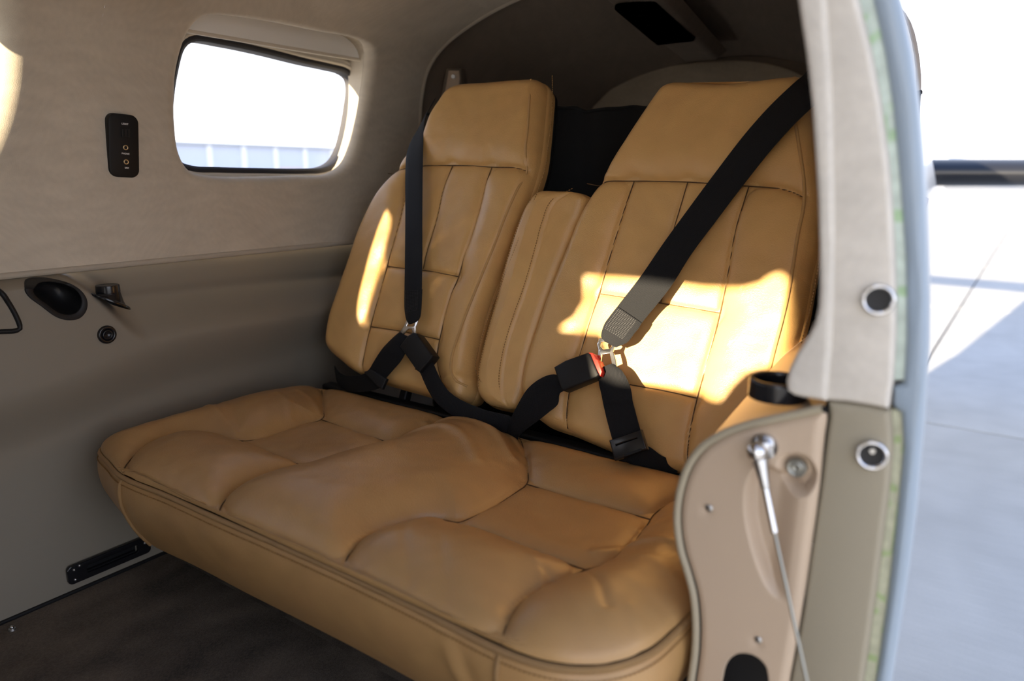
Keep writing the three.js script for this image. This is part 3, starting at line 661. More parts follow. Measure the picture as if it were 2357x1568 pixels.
  // front and side band below the welt
  const n = outline.length, nrm = outline.map((_, i) => { const a = outline[(i + n - 3) % n], b = outline[(i + 3) % n], l = Math.hypot(b[0] - a[0], b[1] - a[1]) || 1, v = [(b[1] - a[1]) / l, -(b[0] - a[0]) / l], p = outline[i], s = inside(outline, p[0] + v[0] * 0.01, p[1] + v[1] * 0.01) ? -1 : 1; return [v[0] * s, v[1] * s]; });
  const bandAt = (i, t) => {
    const p = outline[(i + n) % n], o = nrm[(i + n) % n], w = 0.010 * Math.sin(Math.PI * Math.pow(t, 0.6)) - 0.03 * Math.pow(t, 2.2);
    const frontness = sstep(p[1], -0.62, -0.54), creases = frontness * (0.004 * Math.exp(-(((p[0] + 0.47 - 0.07 * t) / 0.012) ** 2)) - 0.003 * Math.exp(-(((p[0] + 0.445 - 0.05 * t) / 0.010) ** 2)) + 0.0016 * noise.noise(p[0] * 20, t * 3, 4)) * Math.sin(Math.PI * Math.min(1, t * 1.1));
    return V3(p[0] + o[0] * (w + creases), CY - 0.0115 - 0.131 * t, p[1] + o[1] * (w + creases));
  };
  part(root, 'boxing_band', grid(n, 24, (i, j) => bandAt(i, j / 24), (i, j) => [i * 0.008, j * 0.006]), mat.leatherCushionShaded);
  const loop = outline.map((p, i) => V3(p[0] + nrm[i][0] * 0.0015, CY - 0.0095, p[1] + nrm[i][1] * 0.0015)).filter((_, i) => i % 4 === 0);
  part(root, 'piping', tube(loop, 0.0042, 8, true), mat.leatherCushionShaded);
  const frontIdx = [];
  for (let i = 0; i < n; i++) if (outline[i][1] > -0.72) frontIdx.push(i);
  // keep the front run in order
  const start = frontIdx.find((i) => !frontIdx.includes((i + n - 1) % n)), run = [];
  for (let k = 0; k < frontIdx.length; k++) run.push((start + k) % n);
  const thread = run.filter((_, k) => k % 3 === 0).map((i) => bandAt(i, 0.06).add(V3(nrm[i][0] * 0.0012, 0, nrm[i][1] * 0.0012)));
  tag(part(root, 'stitching', stitches(thread, (p) => V3(0, 0.2, 1).normalize(), 0.0055, 0.0035, 0.0007), mat.stitch), null, null, null, 'stuff');
  for (const px of [[281, 1085], [1155, 1478]]) {
    const q = P(...px);
    let bi = 0, bd = 1e9;
    outline.forEach((p, i) => { const d = Math.hypot(p[0] - q[0], p[1] - q[1]); if (d < bd) { bd = d; bi = i; } });
    const pts = [];
    for (let k = 0; k <= 10; k++) pts.push(bandAt(bi, k / 10).add(V3(nrm[bi][0] * 0.0012, 0, nrm[bi][1] * 0.0012)));
    part(root, 'corner_seam', tube(pts, 0.0032, 8), mat.leatherCushionShaded);
  }
  part(root, 'under_board', plate(outline.filter((_, i) => i % 6 === 0).map(([x, z]) => [MIDX + (x - MIDX) * 0.91, -(-0.77 + (z + 0.77) * 0.85)]), 0.02, 0.002, V3(1, 0, 0), V3(0, 0, -1), V3(0, 1, 0), V3(0, CY - 0.15, 0)), mat.blackPlastic);
  // dark seat frame under and behind the cushion
  const fr = root;
  part(fr, 'base_box', box(0.98, 0.135, 0.32, 0.01, V3(MIDX, 0.0685, -0.86)), mat.blackCloth);
  part(fr, 'rear_rail', [box(1.04, 0.045, 0.03, 0.006, V3(MIDX, 0.268, -1.052)), box(1.04, 0.10, 0.02, 0.004, V3(MIDX, 0.20, -1.085))], mat.blackPlastic);
  for (const x of [-1.18, -0.98, -0.62, -0.42]) part(fr, 'rail_bolt', new THREE.CylinderGeometry(0.006, 0.006, 0.008, 12).rotateX(Math.PI / 2).translate(x, 0.272, -1.036), mat.steel);
}

// ---------------------------------------------------------------- seat belts
const pairAt = (lx, ly, rx, ry, h, h2 = h) => [sbPx(lx, ly, h), sbPx(rx, ry, h2)];
const pairs = (list) => list.map((q) => pairAt(...q));
const beltThick = 0.0022;
function sewRows(root, sewn) {  // rows of thread across a sewn end
  const L = spline(pairs(sewn).map((p) => p[0]), false, 24), Q = spline(pairs(sewn).map((p) => p[1]), false, 24), list = [];
  for (let k = 1; k < 16; k++) {
    const a = L[k].clone().lerp(Q[k], 0.12).addScaledVector(sn, 0.0024), b = L[k].clone().lerp(Q[k], 0.88).addScaledVector(sn, 0.0024);
    if (a.distanceTo(b) > 0.012) list.push(stitches([a, a.clone().lerp(b, 0.5), b], sn, 0.0042, 0.0026, 0.0005));
  }
  tag(part(root, 'thread', list, mat.thread), null, null, null, 'stuff');
}
function shoulder(label, main, sewn, linkPx, holesPx, linkH, lap, base) {
  const root = thing('shoulder_harness', label, 'seat belt', base, 'shoulder belts of the rear seats');
  part(root, 'shoulder_strap', band(pairs(main), beltThick, 90), mat.webbing);
  part(root, 'sewn_end', band(pairs(sewn), 0.0042, 30), mat.webbing);
  sewRows(root, sewn);
  const P2 = (l) => l.map(([x, y]) => sbUV(x, y, linkH));
  part(root, 'metal_link', plate(P2(linkPx), 0.0036, 0.0009, su, sv, sn, sbP(0, 0, linkH - 0.0018), holesPx.map(P2)), mat.chrome);
  lap(root);
  return root;
}
const slab = (quadPx, h, thick, bevel) => plate(quadPx.map(([x, y]) => sbUV(x, y, h)), thick, bevel, su, sv, sn, sbP(0, 0, h - thick));
shoulder('black shoulder belt hanging straight down over the window seat back', [[1000, 230, 1002, 226, -0.09, -0.07], [978, 268, 984, 258, -0.055, -0.03], [961, 299, 977, 282, -0.022, -0.002], [946, 325, 975, 308, 0.002, 0.014], [936, 355, 974, 342, 0.018, 0.022], [933, 400, 973, 392, 0.026], [933, 500, 972, 500, 0.027], [932, 600, 972, 600, 0.026], [931, 665, 971, 665, 0.026], [931, 708, 970, 704, 0.027], [936, 738, 967, 730, 0.028], [941, 746, 963, 738, 0.028]],
  [[931, 668, 972, 666, 0.0275], [931, 690, 971, 688, 0.0275], [931, 710, 970, 706, 0.028], [936, 738, 967, 730, 0.029], [942, 747, 962, 739, 0.029]],
  [[936, 738], [930, 752], [922, 764], [928, 772], [937, 762], [941, 758], [949, 758], [950, 768], [958, 768], [958, 752], [964, 736], [966, 728], [958, 727], [940, 734]], [[[941, 741], [937, 751], [952, 752], [959, 735], [950, 736]]], 0.027,
  (root) => {
    part(root, 'lap_strap', band(pairs([[920, 764, 940, 776, 0.028], [905, 777, 938, 800, 0.030], [880, 803, 925, 828, 0.030], [862, 830, 906, 851, 0.026], [850, 850, 888, 872, 0.022], [838, 860, 876, 892, 0.018], [806, 866, 838, 902, 0.006], [782, 858, 800, 900, -0.012], [770, 842, 776, 880, -0.03]]), 0.003, 70), mat.webbing);
    part(root, 'sewn_end', band(pairs([[918, 766, 941, 775, 0.0305], [905, 778, 937, 800, 0.0325], [882, 803, 926, 827, 0.032]]), 0.004, 24), mat.webbing);
    part(root, 'strap_adjuster', slab([[836, 856], [853, 850], [889, 872], [878, 896], [868, 892]], 0.029, 0.010, 0.003), mat.blackPlastic);
  }, sbPx(950, 700, 0.03));
shoulder('black shoulder belt slanting across the sunlit right seat back', [[1868, 150, 1935, 190, -0.02, -0.03], [1846, 176, 1892, 226, 0.03], [1831, 188, 1874, 243, 0.040], [1774, 242, 1829, 286, 0.042], [1716, 307, 1774, 347, 0.036], [1640, 406, 1705, 434, 0.030], [1583, 483, 1649, 508, 0.028], [1525, 563, 1591, 586, 0.030], [1475, 636, 1544, 660, 0.033], [1421, 706, 1477, 744, 0.036], [1393, 745, 1460, 767, 0.037], [1384, 774, 1444, 788, 0.037], [1388, 786, 1424, 797, 0.037]],
  [[1421, 706, 1477, 744, 0.0385], [1404, 728, 1470, 756, 0.0395], [1391, 747, 1460, 768, 0.0395], [1384, 775, 1444, 788, 0.039], [1390, 784, 1418, 800, 0.038]],
  [[1381, 778], [1375, 792], [1378, 806], [1376, 820], [1379, 846], [1392, 852], [1421, 849], [1418, 828], [1412, 810], [1417, 794], [1410, 786]], [[[1384, 788], [1383, 798], [1390, 805], [1404, 803], [1409, 797], [1398, 786]], [[1386, 817], [1382, 843], [1410, 842], [1404, 814]]], 0.037,
  (root) => {
    part(root, 'lap_strap', band(pairs([[1386, 846, 1410, 837, 0.038], [1380, 862, 1430, 852, 0.039], [1379, 882, 1448, 884, 0.040], [1384, 906, 1453, 906, 0.040], [1389, 932, 1456, 922, 0.039], [1398, 970, 1464, 953, 0.037], [1409, 1010, 1474, 990, 0.034], [1418, 1040, 1482, 1020, 0.030], [1440, 1062, 1500, 1032, 0.022], [1490, 1085, 1525, 1050, 0.010], [1550, 1100, 1570, 1066, -0.01]]), 0.003, 80), mat.webbing);
    part(root, 'sewn_end', band(pairs([[1385, 847, 1411, 838, 0.041], [1379, 864, 1431, 853, 0.042], [1379, 884, 1449, 886, 0.0425], [1384, 906, 1454, 906, 0.042], [1389, 931, 1456, 922, 0.041]]), 0.004, 30), mat.webbing);
    const a = part(root, 'strap_adjuster', plate([[1401, 1014], [1474, 988], [1489, 1034], [1414, 1061]].map(([x, y]) => sbUV(x, y, 0.044)), 0.012, 0.003, su, sv, sn, sbP(0, 0, 0.032), [[[1411, 1020], [1468, 999], [1473, 1012], [1415, 1033]].map(([x, y]) => sbUV(x, y, 0.044))]), mat.blackSatin);
    sub(root, a, 'adjuster_bar', tube([sbPx(1410, 1024, 0.041), sbPx(1472, 1004, 0.041)], 0.003, 8), mat.blackSatin);
    sub(root, a, 'adjuster_tab', slab([[1435, 1046], [1475, 1032], [1477, 1038], [1437, 1052]], 0.0465, 0.004, 0.001), mat.blackPlastic);
  }, sbPx(1500, 650, 0.03));
function buckle(label, face, h, thick, button, strap, base) {
  const root = thing('belt_buckle', label, 'buckle', base, 'seat belt buckles of the rear seats');
  part(root, 'buckle_body', plate(face.map(([x, y]) => sbUV(x, y, h)), thick, 0.0035, su, sv, sn, sbP(0, 0, h - thick), [], 0), mat.blackPlastic);
  if (button) part(root, 'release_button', plate(button.map(([x, y]) => sbUV(x, y, h)), thick * 0.8, 0.001, su, sv, sn, sbP(0, 0, h - thick * 0.9)), mat.red, 'red release button');
  part(root, 'buckle_strap', band(pairs(strap), 0.004, 60), mat.webbing);
  return root;
}
buckle('black seat belt buckle with red release button on the sunlit right seat', [[1274, 845], [1300, 830], [1352, 811], [1358, 814], [1378, 862], [1374, 868], [1296, 900], [1290, 896]], 0.058, 0.026, [[1353, 811], [1362, 812], [1370, 826], [1374, 828], [1384, 855], [1380, 866]],
  [[1300, 868, 1306, 898, 0.044], [1272, 862, 1289, 905, 0.044], [1242, 873, 1284, 930, 0.044], [1214, 896, 1262, 950, 0.042], [1192, 932, 1238, 969, 0.036], [1177, 962, 1212, 988, 0.026], [1170, 995, 1193, 1008, 0.012], [1172, 1030, 1192, 1040, -0.015]], sbPx(1320, 860, 0.03));
buckle('plain black seat belt buckle on the shaded window seat', [[919, 797], [938, 772], [950, 765], [958, 767], [995, 818], [990, 826], [964, 857], [957, 852]], 0.050, 0.026, null,
  [[955, 850, 990, 826, 0.036], [966, 857, 997, 836, 0.037], [974, 874, 1008, 861, 0.038], [985, 898, 1022, 888, 0.038], [1000, 922, 1044, 910, 0.036], [1030, 949, 1076, 928, 0.032], [1070, 970, 1122, 945, 0.028], [1122, 984, 1174, 958, 0.022], [1170, 998, 1200, 972, 0.006]], sbPx(960, 815, 0.03));
// shoulder belt anchor on the rear liner by the left headrest
{
  const z = -1.62, c = onPlane(1045, 181, V3(-1.22, 0, z), V3(0.55, 0, 0.83)), n = V3(0.5, -0.1, 0.86).normalize(), x = new THREE.Vector3().crossVectors(V3(0, 1, 0), n).normalize(), y = new THREE.Vector3().crossVectors(n, x);
  const root = thing('belt_anchor', 'small tan shoulder belt anchor plate with a bolt above the left headrest', 'bracket', c);
  part(root, 'anchor_plate', plate([[-0.013, 0.02], [0.015, 0.02], [0.017, 0.0], [0.006, -0.05], [-0.03, -0.06]], 0.006, 0.0015, x, y, n, c), mat.beigePlastic);
  part(root, 'bolt', frame(new THREE.CylinderGeometry(0.006, 0.007, 0.006, 6).rotateX(Math.PI / 2), x, y, n, c.clone().addScaledVector(n, 0.009).addScaledVector(y, 0.005)), mat.steel);
  part(root, 'backing_block', plate([[-0.02, 0.025], [0.02, 0.025], [0.02, -0.06], [-0.04, -0.06]], 0.12, 0.002, x, y, n, c.clone().addScaledVector(n, -0.121)), mat.headliner);
}
// black baggage curtain behind the seats
{
  const top = [[1235, 246], [1262, 247], [1290, 245], [1320, 250], [1345, 256], [1370, 254], [1400, 248], [1440, 246], [1480, 243], [1530, 246]].map(([x, y]) => { const p = onZ(x, y, -1.46); return [p.x, p.y]; });
  const yAt = (x) => atU(top, x) + 0.002 * Math.sin(x * 90);
  const g = grid(90, 40, (i, j) => { const x = lerp(-1.33, -0.19, i / 90), y1 = yAt(x), t = j / 40; return V3(x, lerp(0.02, y1, t), -1.46 + 0.012 * Math.sin(x * 38 + t) * t - 0.02 * t); });
  const root = thing('baggage_curtain', 'black cloth baggage curtain hanging behind the two seat backs', 'curtain', V3(MIDX, 0, -1.46));
  part(root, 'curtain_cloth', g, mat.blackCloth);
  part(root, 'top_hem', tube(Array.from({ length: 40 }, (_, i) => { const x = lerp(-1.33, -0.19, i / 39); return V3(x, yAt(x), -1.48 + 0.012 * Math.sin(x * 38 + 1)); }), 0.004, 6), mat.blackCloth);
}

// ---------------------------------------------------------------- fittings on the left wall
{
  const [z, s] = onWall(280, 337), c = wallPoint(z, s), [, , nx, ny] = profAt(s), n = V3(0.995, -0.095, 0).normalize(), x = V3(0, 0, -1), y = new THREE.Vector3().crossVectors(n, x);
  c.addScaledVector(n, 0.005);
  const lean = x.clone();
  x.addScaledVector(y, -0.05).normalize();
  y.addScaledVector(lean, 0.05).normalize();
  const w = 0.055, h = 0.114, root = thing('jack_panel', 'black wall panel lettered LIGHT, PHONE and MIC with switch and two jacks', 'control panel', c);
  const face = c.clone().addScaledVector(n, 0.004), at = (a, b, o = 0.0042) => c.clone().addScaledVector(x, a).addScaledVector(y, b).addScaledVector(n, o);
  const pl = plate(roundRect(w / 2, h / 2, 0.0145), 0.018, 0.0016, x, y, n, c.clone().addScaledVector(n, -0.013));
  part(root, 'face_plate', pl, mat.blackPlastic);
  const sw = part(root, 'rocker_switch', frame(new RoundedBoxGeometry(0.015, 0.016, 0.004, 2, 0.001), x, y, n, at(0.002, 0.024, 0.0058)), mat.hole);
  sub(root, sw, 'switch_rib', [-0.003, 0.003].map((q) => frame(new THREE.BoxGeometry(0.0012, 0.012, 0.002), x, y, n, at(0.002 + q, 0.024, 0.0082))), mat.blackPlastic);
  for (const [a, b] of [[0.002, -0.0025], [0.0025, -0.0285]]) {
    const j = part(root, 'jack_socket', frame(new THREE.TorusGeometry(0.0038, 0.0011, 8, 28), x, y, n, at(a, b, 0.0056)), mat.gold);
    sub(root, j, 'jack_hole', frame(new THREE.CylinderGeometry(0.003, 0.003, 0.001, 20).rotateX(Math.PI / 2), x, y, n, at(a, b, 0.0056)), mat.hole);
  }
  const { FontLoader } = await import('three/addons/loaders/FontLoader.js');
  const font = await new FontLoader().loadAsync('fonts/droid/droid_sans_bold.typeface.json');
  for (const [text, a, b] of [['LIGHT', 0.002, 0.040], ['PHONE', 0.002, -0.0135], ['MIC', 0.004, -0.0395]]) {
    const g = new THREE.ShapeGeometry(font.generateShapes(text, 0.0031), 3);
    g.computeBoundingBox();
    g.translate(-(g.boundingBox.min.x + g.boundingBox.max.x) / 2, -0.0015, 0);
    part(root, 'lettering', frame(g, x, y, n, at(a, b, 0.0052)), mat.white);
  }
}
// teardrop cup recess
{
  const cx = lowerX(cupC[1], cupC[0]), sc = (k) => cupPoly.map(([z, y]) => [cupC[0] + (z - cupC[0]) * k, cupC[1] + (y - cupC[1]) * k]);
  const root = thing('cup_recess', 'black teardrop shaped cup recess set in the taupe armrest', 'cup holder', V3(cx, cupC[1], cupC[0]));
  const ring = (k, off, dz = 0, dy = 0) => (i) => { const [z, y] = cupPoly[i % 90], zz = cupC[0] + (z - cupC[0]) * k + dz, yy = cupC[1] + (y - cupC[1]) * k + dy; return V3(lowerX(yy, zz) + off, yy, zz); };
  const strip = (list) => grid(90, list.length - 1, (i, j) => list[j](i));
  part(root, 'rim', strip([ring(1.0, -0.002), ring(1.0, 0.0025), ring(0.98, 0.004), ring(0.80, 0.003), ring(0.77, 0.001)]), mat.blackPlastic);
  part(root, 'bowl', strip([ring(0.78, 0.002), ring(0.74, -0.006, -0.001, 0.001), ring(0.66, -0.022, -0.004, 0.003), ring(0.5, -0.036, -0.006, 0.004), ring(0.25, -0.042, -0.006, 0.004), ring(0.001, -0.043, -0.006, 0.004)]), mat.blackPlastic);
}
// swivel air vent knob on the ledge
{
  const c = onX(249, 673, -1.358), root = thing('air_vent', 'glossy black round air vent knob standing on the taupe ledge', 'air vent', c);
  const L = (pts) => new THREE.LatheGeometry(pts.map(([r, y]) => new THREE.Vector2(r, y)), 40).translate(c.x, c.y, c.z);
  part(root, 'knob_cap', L([[0.0001, 0.0125], [0.016, 0.0125], [0.0188, 0.0138], [0.0198, 0.0130], [0.0202, 0.001], [0.0195, -0.001]]), mat.blackSatin);
  // wedge base cut to the sloping ledge below it
  const wedge = (pts) => { const g = L(pts), p = g.attributes.position; for (let i = 0; i < p.count; i++) { const d = p.getY(i) - c.y; if (d < -0.004) p.setY(i, p.getY(i) - (c.z - p.getZ(i)) * 0.55 * clamp((-d - 0.004) / 0.008, 0, 1)); } g.computeVertexNormals(); return g; };
  part(root, 'knob_base', wedge([[0.0196, 0.000], [0.0205, -0.004], [0.0235, -0.010], [0.0265, -0.014]]), mat.blackSatin);
  part(root, 'flange', wedge([[0.0265, -0.013], [0.032, -0.0145], [0.033, -0.016], [0.033, -0.019]]), mat.blackSatin);
}
// round socket below it
{
  const c = onX(245, 770, -1.349);
  c.x = lowerX(c.y, c.z);
  const root = thing('power_socket', 'round black socket with glossy rim on the taupe side panel', 'socket', c);
  const L = (pts) => new THREE.LatheGeometry(pts.map(([r, y]) => new THREE.Vector2(r, y)), 40).rotateZ(-Math.PI / 2).translate(c.x, c.y, c.z);
  part(root, 'socket_rim', L([[0.0168, -0.004], [0.0168, 0.002], [0.0155, 0.0045], [0.013, 0.0050], [0.0108, 0.0042], [0.0098, 0.002]]), mat.blackSatin);
  part(root, 'socket_plug', L([[0.0099, 0.002], [0.009, 0.0048], [0.0075, 0.0058], [0.0062, 0.0048], [0.0045, 0.0022], [0.0001, 0.0015]]), mat.blackSatin);
}
// side pocket lid at the left edge
{
  const X = -1.345, P = (x, y) => { const p = onX(x, y, X); return [p.z, p.y]; };
  const root = thing('pocket_lid', 'taupe side pocket lid with black rubber edge at the left border', 'lid', V3(X, 0.53, -0.45));
  const edge = [[-70, 640], [-20, 655], [3, 674], [20, 698], [34, 722], [44, 745], [46, 756], [38, 761], [-2, 764], [-70, 770]].map(([x, y]) => P(x, y));
  const on = ([z, y], o) => V3(lowerX(y, z) + o, y, z);
  part(root, 'lid_panel', grid(24, 16, (i, j) => { const e = smooth2(edge, false, 24), p = e[i], t = j / 16, q = [lerp(p[0], P(-60, 705)[0], t), lerp(p[1], P(-60, 705)[1], t)]; return on(q, 0.003); }), mat.taupe);
  part(root, 'rubber_edge', tube(edge.map((p) => on(p, 0.003)), 0.0042, 8), mat.blackPlastic, 'black rubber edge');
}
// low vent grille near the carpet
{
  const X = -1.372, a = onX(247, 1283, X);
  a.x = lowerX(a.y, a.z) + 0.003;
  const root = thing('floor_vent', 'black slotted vent fitting low on the taupe panel near the carpet', 'vent', a);
  const ux = V3(0, 0, -1), uy = V3(0.02, 1, 0).normalize(), un = V3(1, 0, 0), w = 0.155, h = 0.037;
  const hole = roundRect(w * 0.31, h * 0.2, 0.004).map(([p, q]) => [p + 0.004, q]);
  part(root, 'vent_frame', plate(roundRect(w / 2, h / 2, 0.009), 0.008, 0.002, ux, uy, un, a.clone().add(V3(-0.002, 0, 0)), [hole]), mat.blackSatin);
  part(root, 'vent_slot', frame(new RoundedBoxGeometry(w * 0.64, h * 0.44, 0.002, 2, 0.0008), ux, uy, un, a.clone().add(V3(-0.0008, 0, 0))), mat.blackPlastic);
  part(root, 'slot_blade', frame(new THREE.BoxGeometry(w * 0.6, 0.0016, 0.006), ux, uy, un, a.clone().add(V3(0.003, -0.002, 0))), mat.blackSatin);
  for (const [p, q] of [[-0.066, 0.010], [-0.066, -0.010], [-0.056, 0.014], [0.066, 0.006]]) part(root, 'screw', frame(new THREE.SphereGeometry(0.0028, 12, 8), ux, uy, un, a.clone().addScaledVector(ux, p).addScaledVector(uy, q).addScaledVector(un, 0.006)), mat.steel);
}
// snap stud on the carpet
{
  const c = onY(28, 1448, 0.002), root = thing('snap_stud', 'small bright metal snap stud on the carpet by the side panel', 'fastener', c);
  part(root, 'stud_base', new THREE.CylinderGeometry(0.0055, 0.006, 0.003, 20).translate(c.x, 0.0015, c.z), mat.steel);
  part(root, 'stud_head', new THREE.SphereGeometry(0.0036, 16, 12).translate(c.x, 0.005, c.z), mat.chrome);
}

// ---------------------------------------------------------------- door frame on the right
const ZJ = -0.67, X1 = V3(1, 0, 0), Y1 = V3(0, 1, 0), Z1 = V3(0, 0, 1), J = (list, z = ZJ) => list.map(([x, y]) => { const p = onZ(x, y, z); return [p.x, p.y]; });
// upper trim: inner padded bead and flat facing
{
  const seamUp = [[1895, -60], [1903, 0], [1912, 130], [1918, 260], [1921, 400], [1922, 560], [1920, 700], [1915, 800], [1908, 880], [1903, 922]];
  const inner = [[1828, -60], [1838, 0], [1856, 120], [1870, 240], [1878, 360], [1884, 460], [1887, 560], [1887, 660], [1885, 705], [1877, 742], [1860, 776], [1836, 812], [1819, 846], [1811, 876], [1814, 898], [1830, 909], [1850, 914], [1875, 918], [1903, 922]];
  const bead = [...inner, ...[...seamUp].reverse().slice(1)];
  struct('trim_7', plate(J(bead), 0.05, 0.005, X1, Y1, Z1, V3(0, 0, ZJ - 0.045)), mat.suedeLight, 'pale padded inner edge of the upper door frame trim');
  const flat = [...seamUp.map(([x, y]) => [x - 9, y]), [1950, 926], [2000, 934], [2043, 942], [2052, 880], [2058, 780], [2059, 690], [2056, 600], [2050, 480], [2040, 360], [2024, 240], [2002, 120], [1972, 0], [1955, -60]];
  const hole = [];
  struct('trim_21', plate(J([...inner.map(([x, y]) => [x + 5, y]), ...[...seamUp].reverse().slice(1)]), 0.03, 0, X1, Y1, Z1, V3(0, 0, ZJ - 0.043)), mat.suedeLight, 'backing behind the padded door frame trim');
  struct('trim_8', plate(J(flat), 0.03, 0.004, X1, Y1, Z1, V3(0, 0, ZJ - 0.03)), mat.suedeLight, 'pale fabric facing of the upper door frame');
  const low = [[1903, 926], [1950, 930], [2000, 938], [2046, 948], [2050, 1000], [2052, 1040], [2045, 1120], [2030, 1240], [2012, 1380], [1990, 1540], [1975, 1640], [1800, 1640], [1818, 1560], [1846, 1400], [1868, 1250], [1886, 1120], [1900, 1000], [1906, 960]];
  struct('trim_9', plate(J(low), 0.03, 0.005, X1, Y1, Z1, V3(0, 0, ZJ - 0.032)), mat.taupeVinyl, 'olive taupe vinyl facing of the lower door frame');
  // primer strip and grey flange
  const strip = (l, r) => [...l, ...[...r].reverse()];
  struct('trim_10', plate(J(strip([[1945, -60], [1961, 0], [1990, 120], [2012, 240], [2028, 360], [2038, 480], [2044, 600], [2047, 690], [2046, 780], [2040, 886]], [[1998, -60], [2012, 0], [2038, 120], [2056, 240], [2068, 360], [2078, 480], [2086, 600], [2090, 690], [2092, 780], [2086, 886]])), 0.012, 0.002, X1, Y1, Z1, V3(0, 0, ZJ - 0.028)), mat.primer, 'pale green primed edge strip along the upper door frame');
  struct('trim_11', plate(J(strip([[2036, 952], [2042, 1040], [2035, 1120], [2020, 1240], [2002, 1380], [1980, 1540], [1965, 1640]], [[2074, 958], [2074, 1040], [2068, 1120], [2056, 1240], [2040, 1380], [2018, 1540], [2003, 1640]])), 0.012, 0.002, X1, Y1, Z1, V3(0, 0, ZJ - 0.028)), mat.greenPrimer, 'worn green primer strip along the lower door frame');
  struct('trim_12', plate(J(strip([[1990, -60], [2004, 0], [2030, 120], [2048, 240], [2060, 360], [2070, 480], [2078, 600], [2080, 690], [2080, 780], [2074, 890], [2050, 900], [2050, 945], [2068, 960], [2074, 1040], [2066, 1120], [2054, 1240], [2038, 1380], [2016, 1540], [2001, 1640]], [[2045, -60], [2064, 0], [2090, 120], [2106, 240], [2116, 360], [2122, 440], [2127, 560], [2131, 690], [2130, 800], [2124, 900], [2118, 1000], [2110, 1080], [2100, 1200], [2082, 1340], [2058, 1500], [2036, 1640]])), 0.03, 0.006, X1, Y1, Z1, V3(0, 0, ZJ - 0.04)), mat.greyPaint, 'blue grey painted door frame flange around the opening');
}
// latch receptacles
for (const [px, py, label] of [[2022, 690, 'chrome ringed latch hole in the upper door frame facing'], [2007, 1047, 'chrome ringed latch hole in the lower olive door frame facing']]) {
  const c = onZ(px, py, ZJ + 0.001), root = thing('latch_receptacle', label, 'latch', c, 'latch holes in the door frame');
  const n = V3(0.15, 0.05, 1).normalize(), x = new THREE.Vector3().crossVectors(Y1, n).normalize(), y = new THREE.Vector3().crossVectors(n, x);
  const L = (pts) => frame(new THREE.LatheGeometry(pts.map(([r, q]) => new THREE.Vector2(r, q)), 36).rotateX(Math.PI / 2), x, y, n, c);
  part(root, 'ring', L([[0.0135, -0.004], [0.0137, 0.002], [0.0125, 0.0042], [0.0108, 0.0042], [0.0095, 0.0025], [0.0092, 0.001]]), mat.chrome);
  part(root, 'bore', L([[0.0093, 0.0012], [0.0088, 0.0004], [0.0001, 0.0003]]), mat.hole);
  if (py > 900) part(root, 'bore_pin', frame(new THREE.CylinderGeometry(0.0022, 0.0026, 0.003, 14).rotateX(Math.PI / 2), x, y, n, c.clone().addScaledVector(y, 0.004).addScaledVector(n, 0.002)), mat.steel);
}
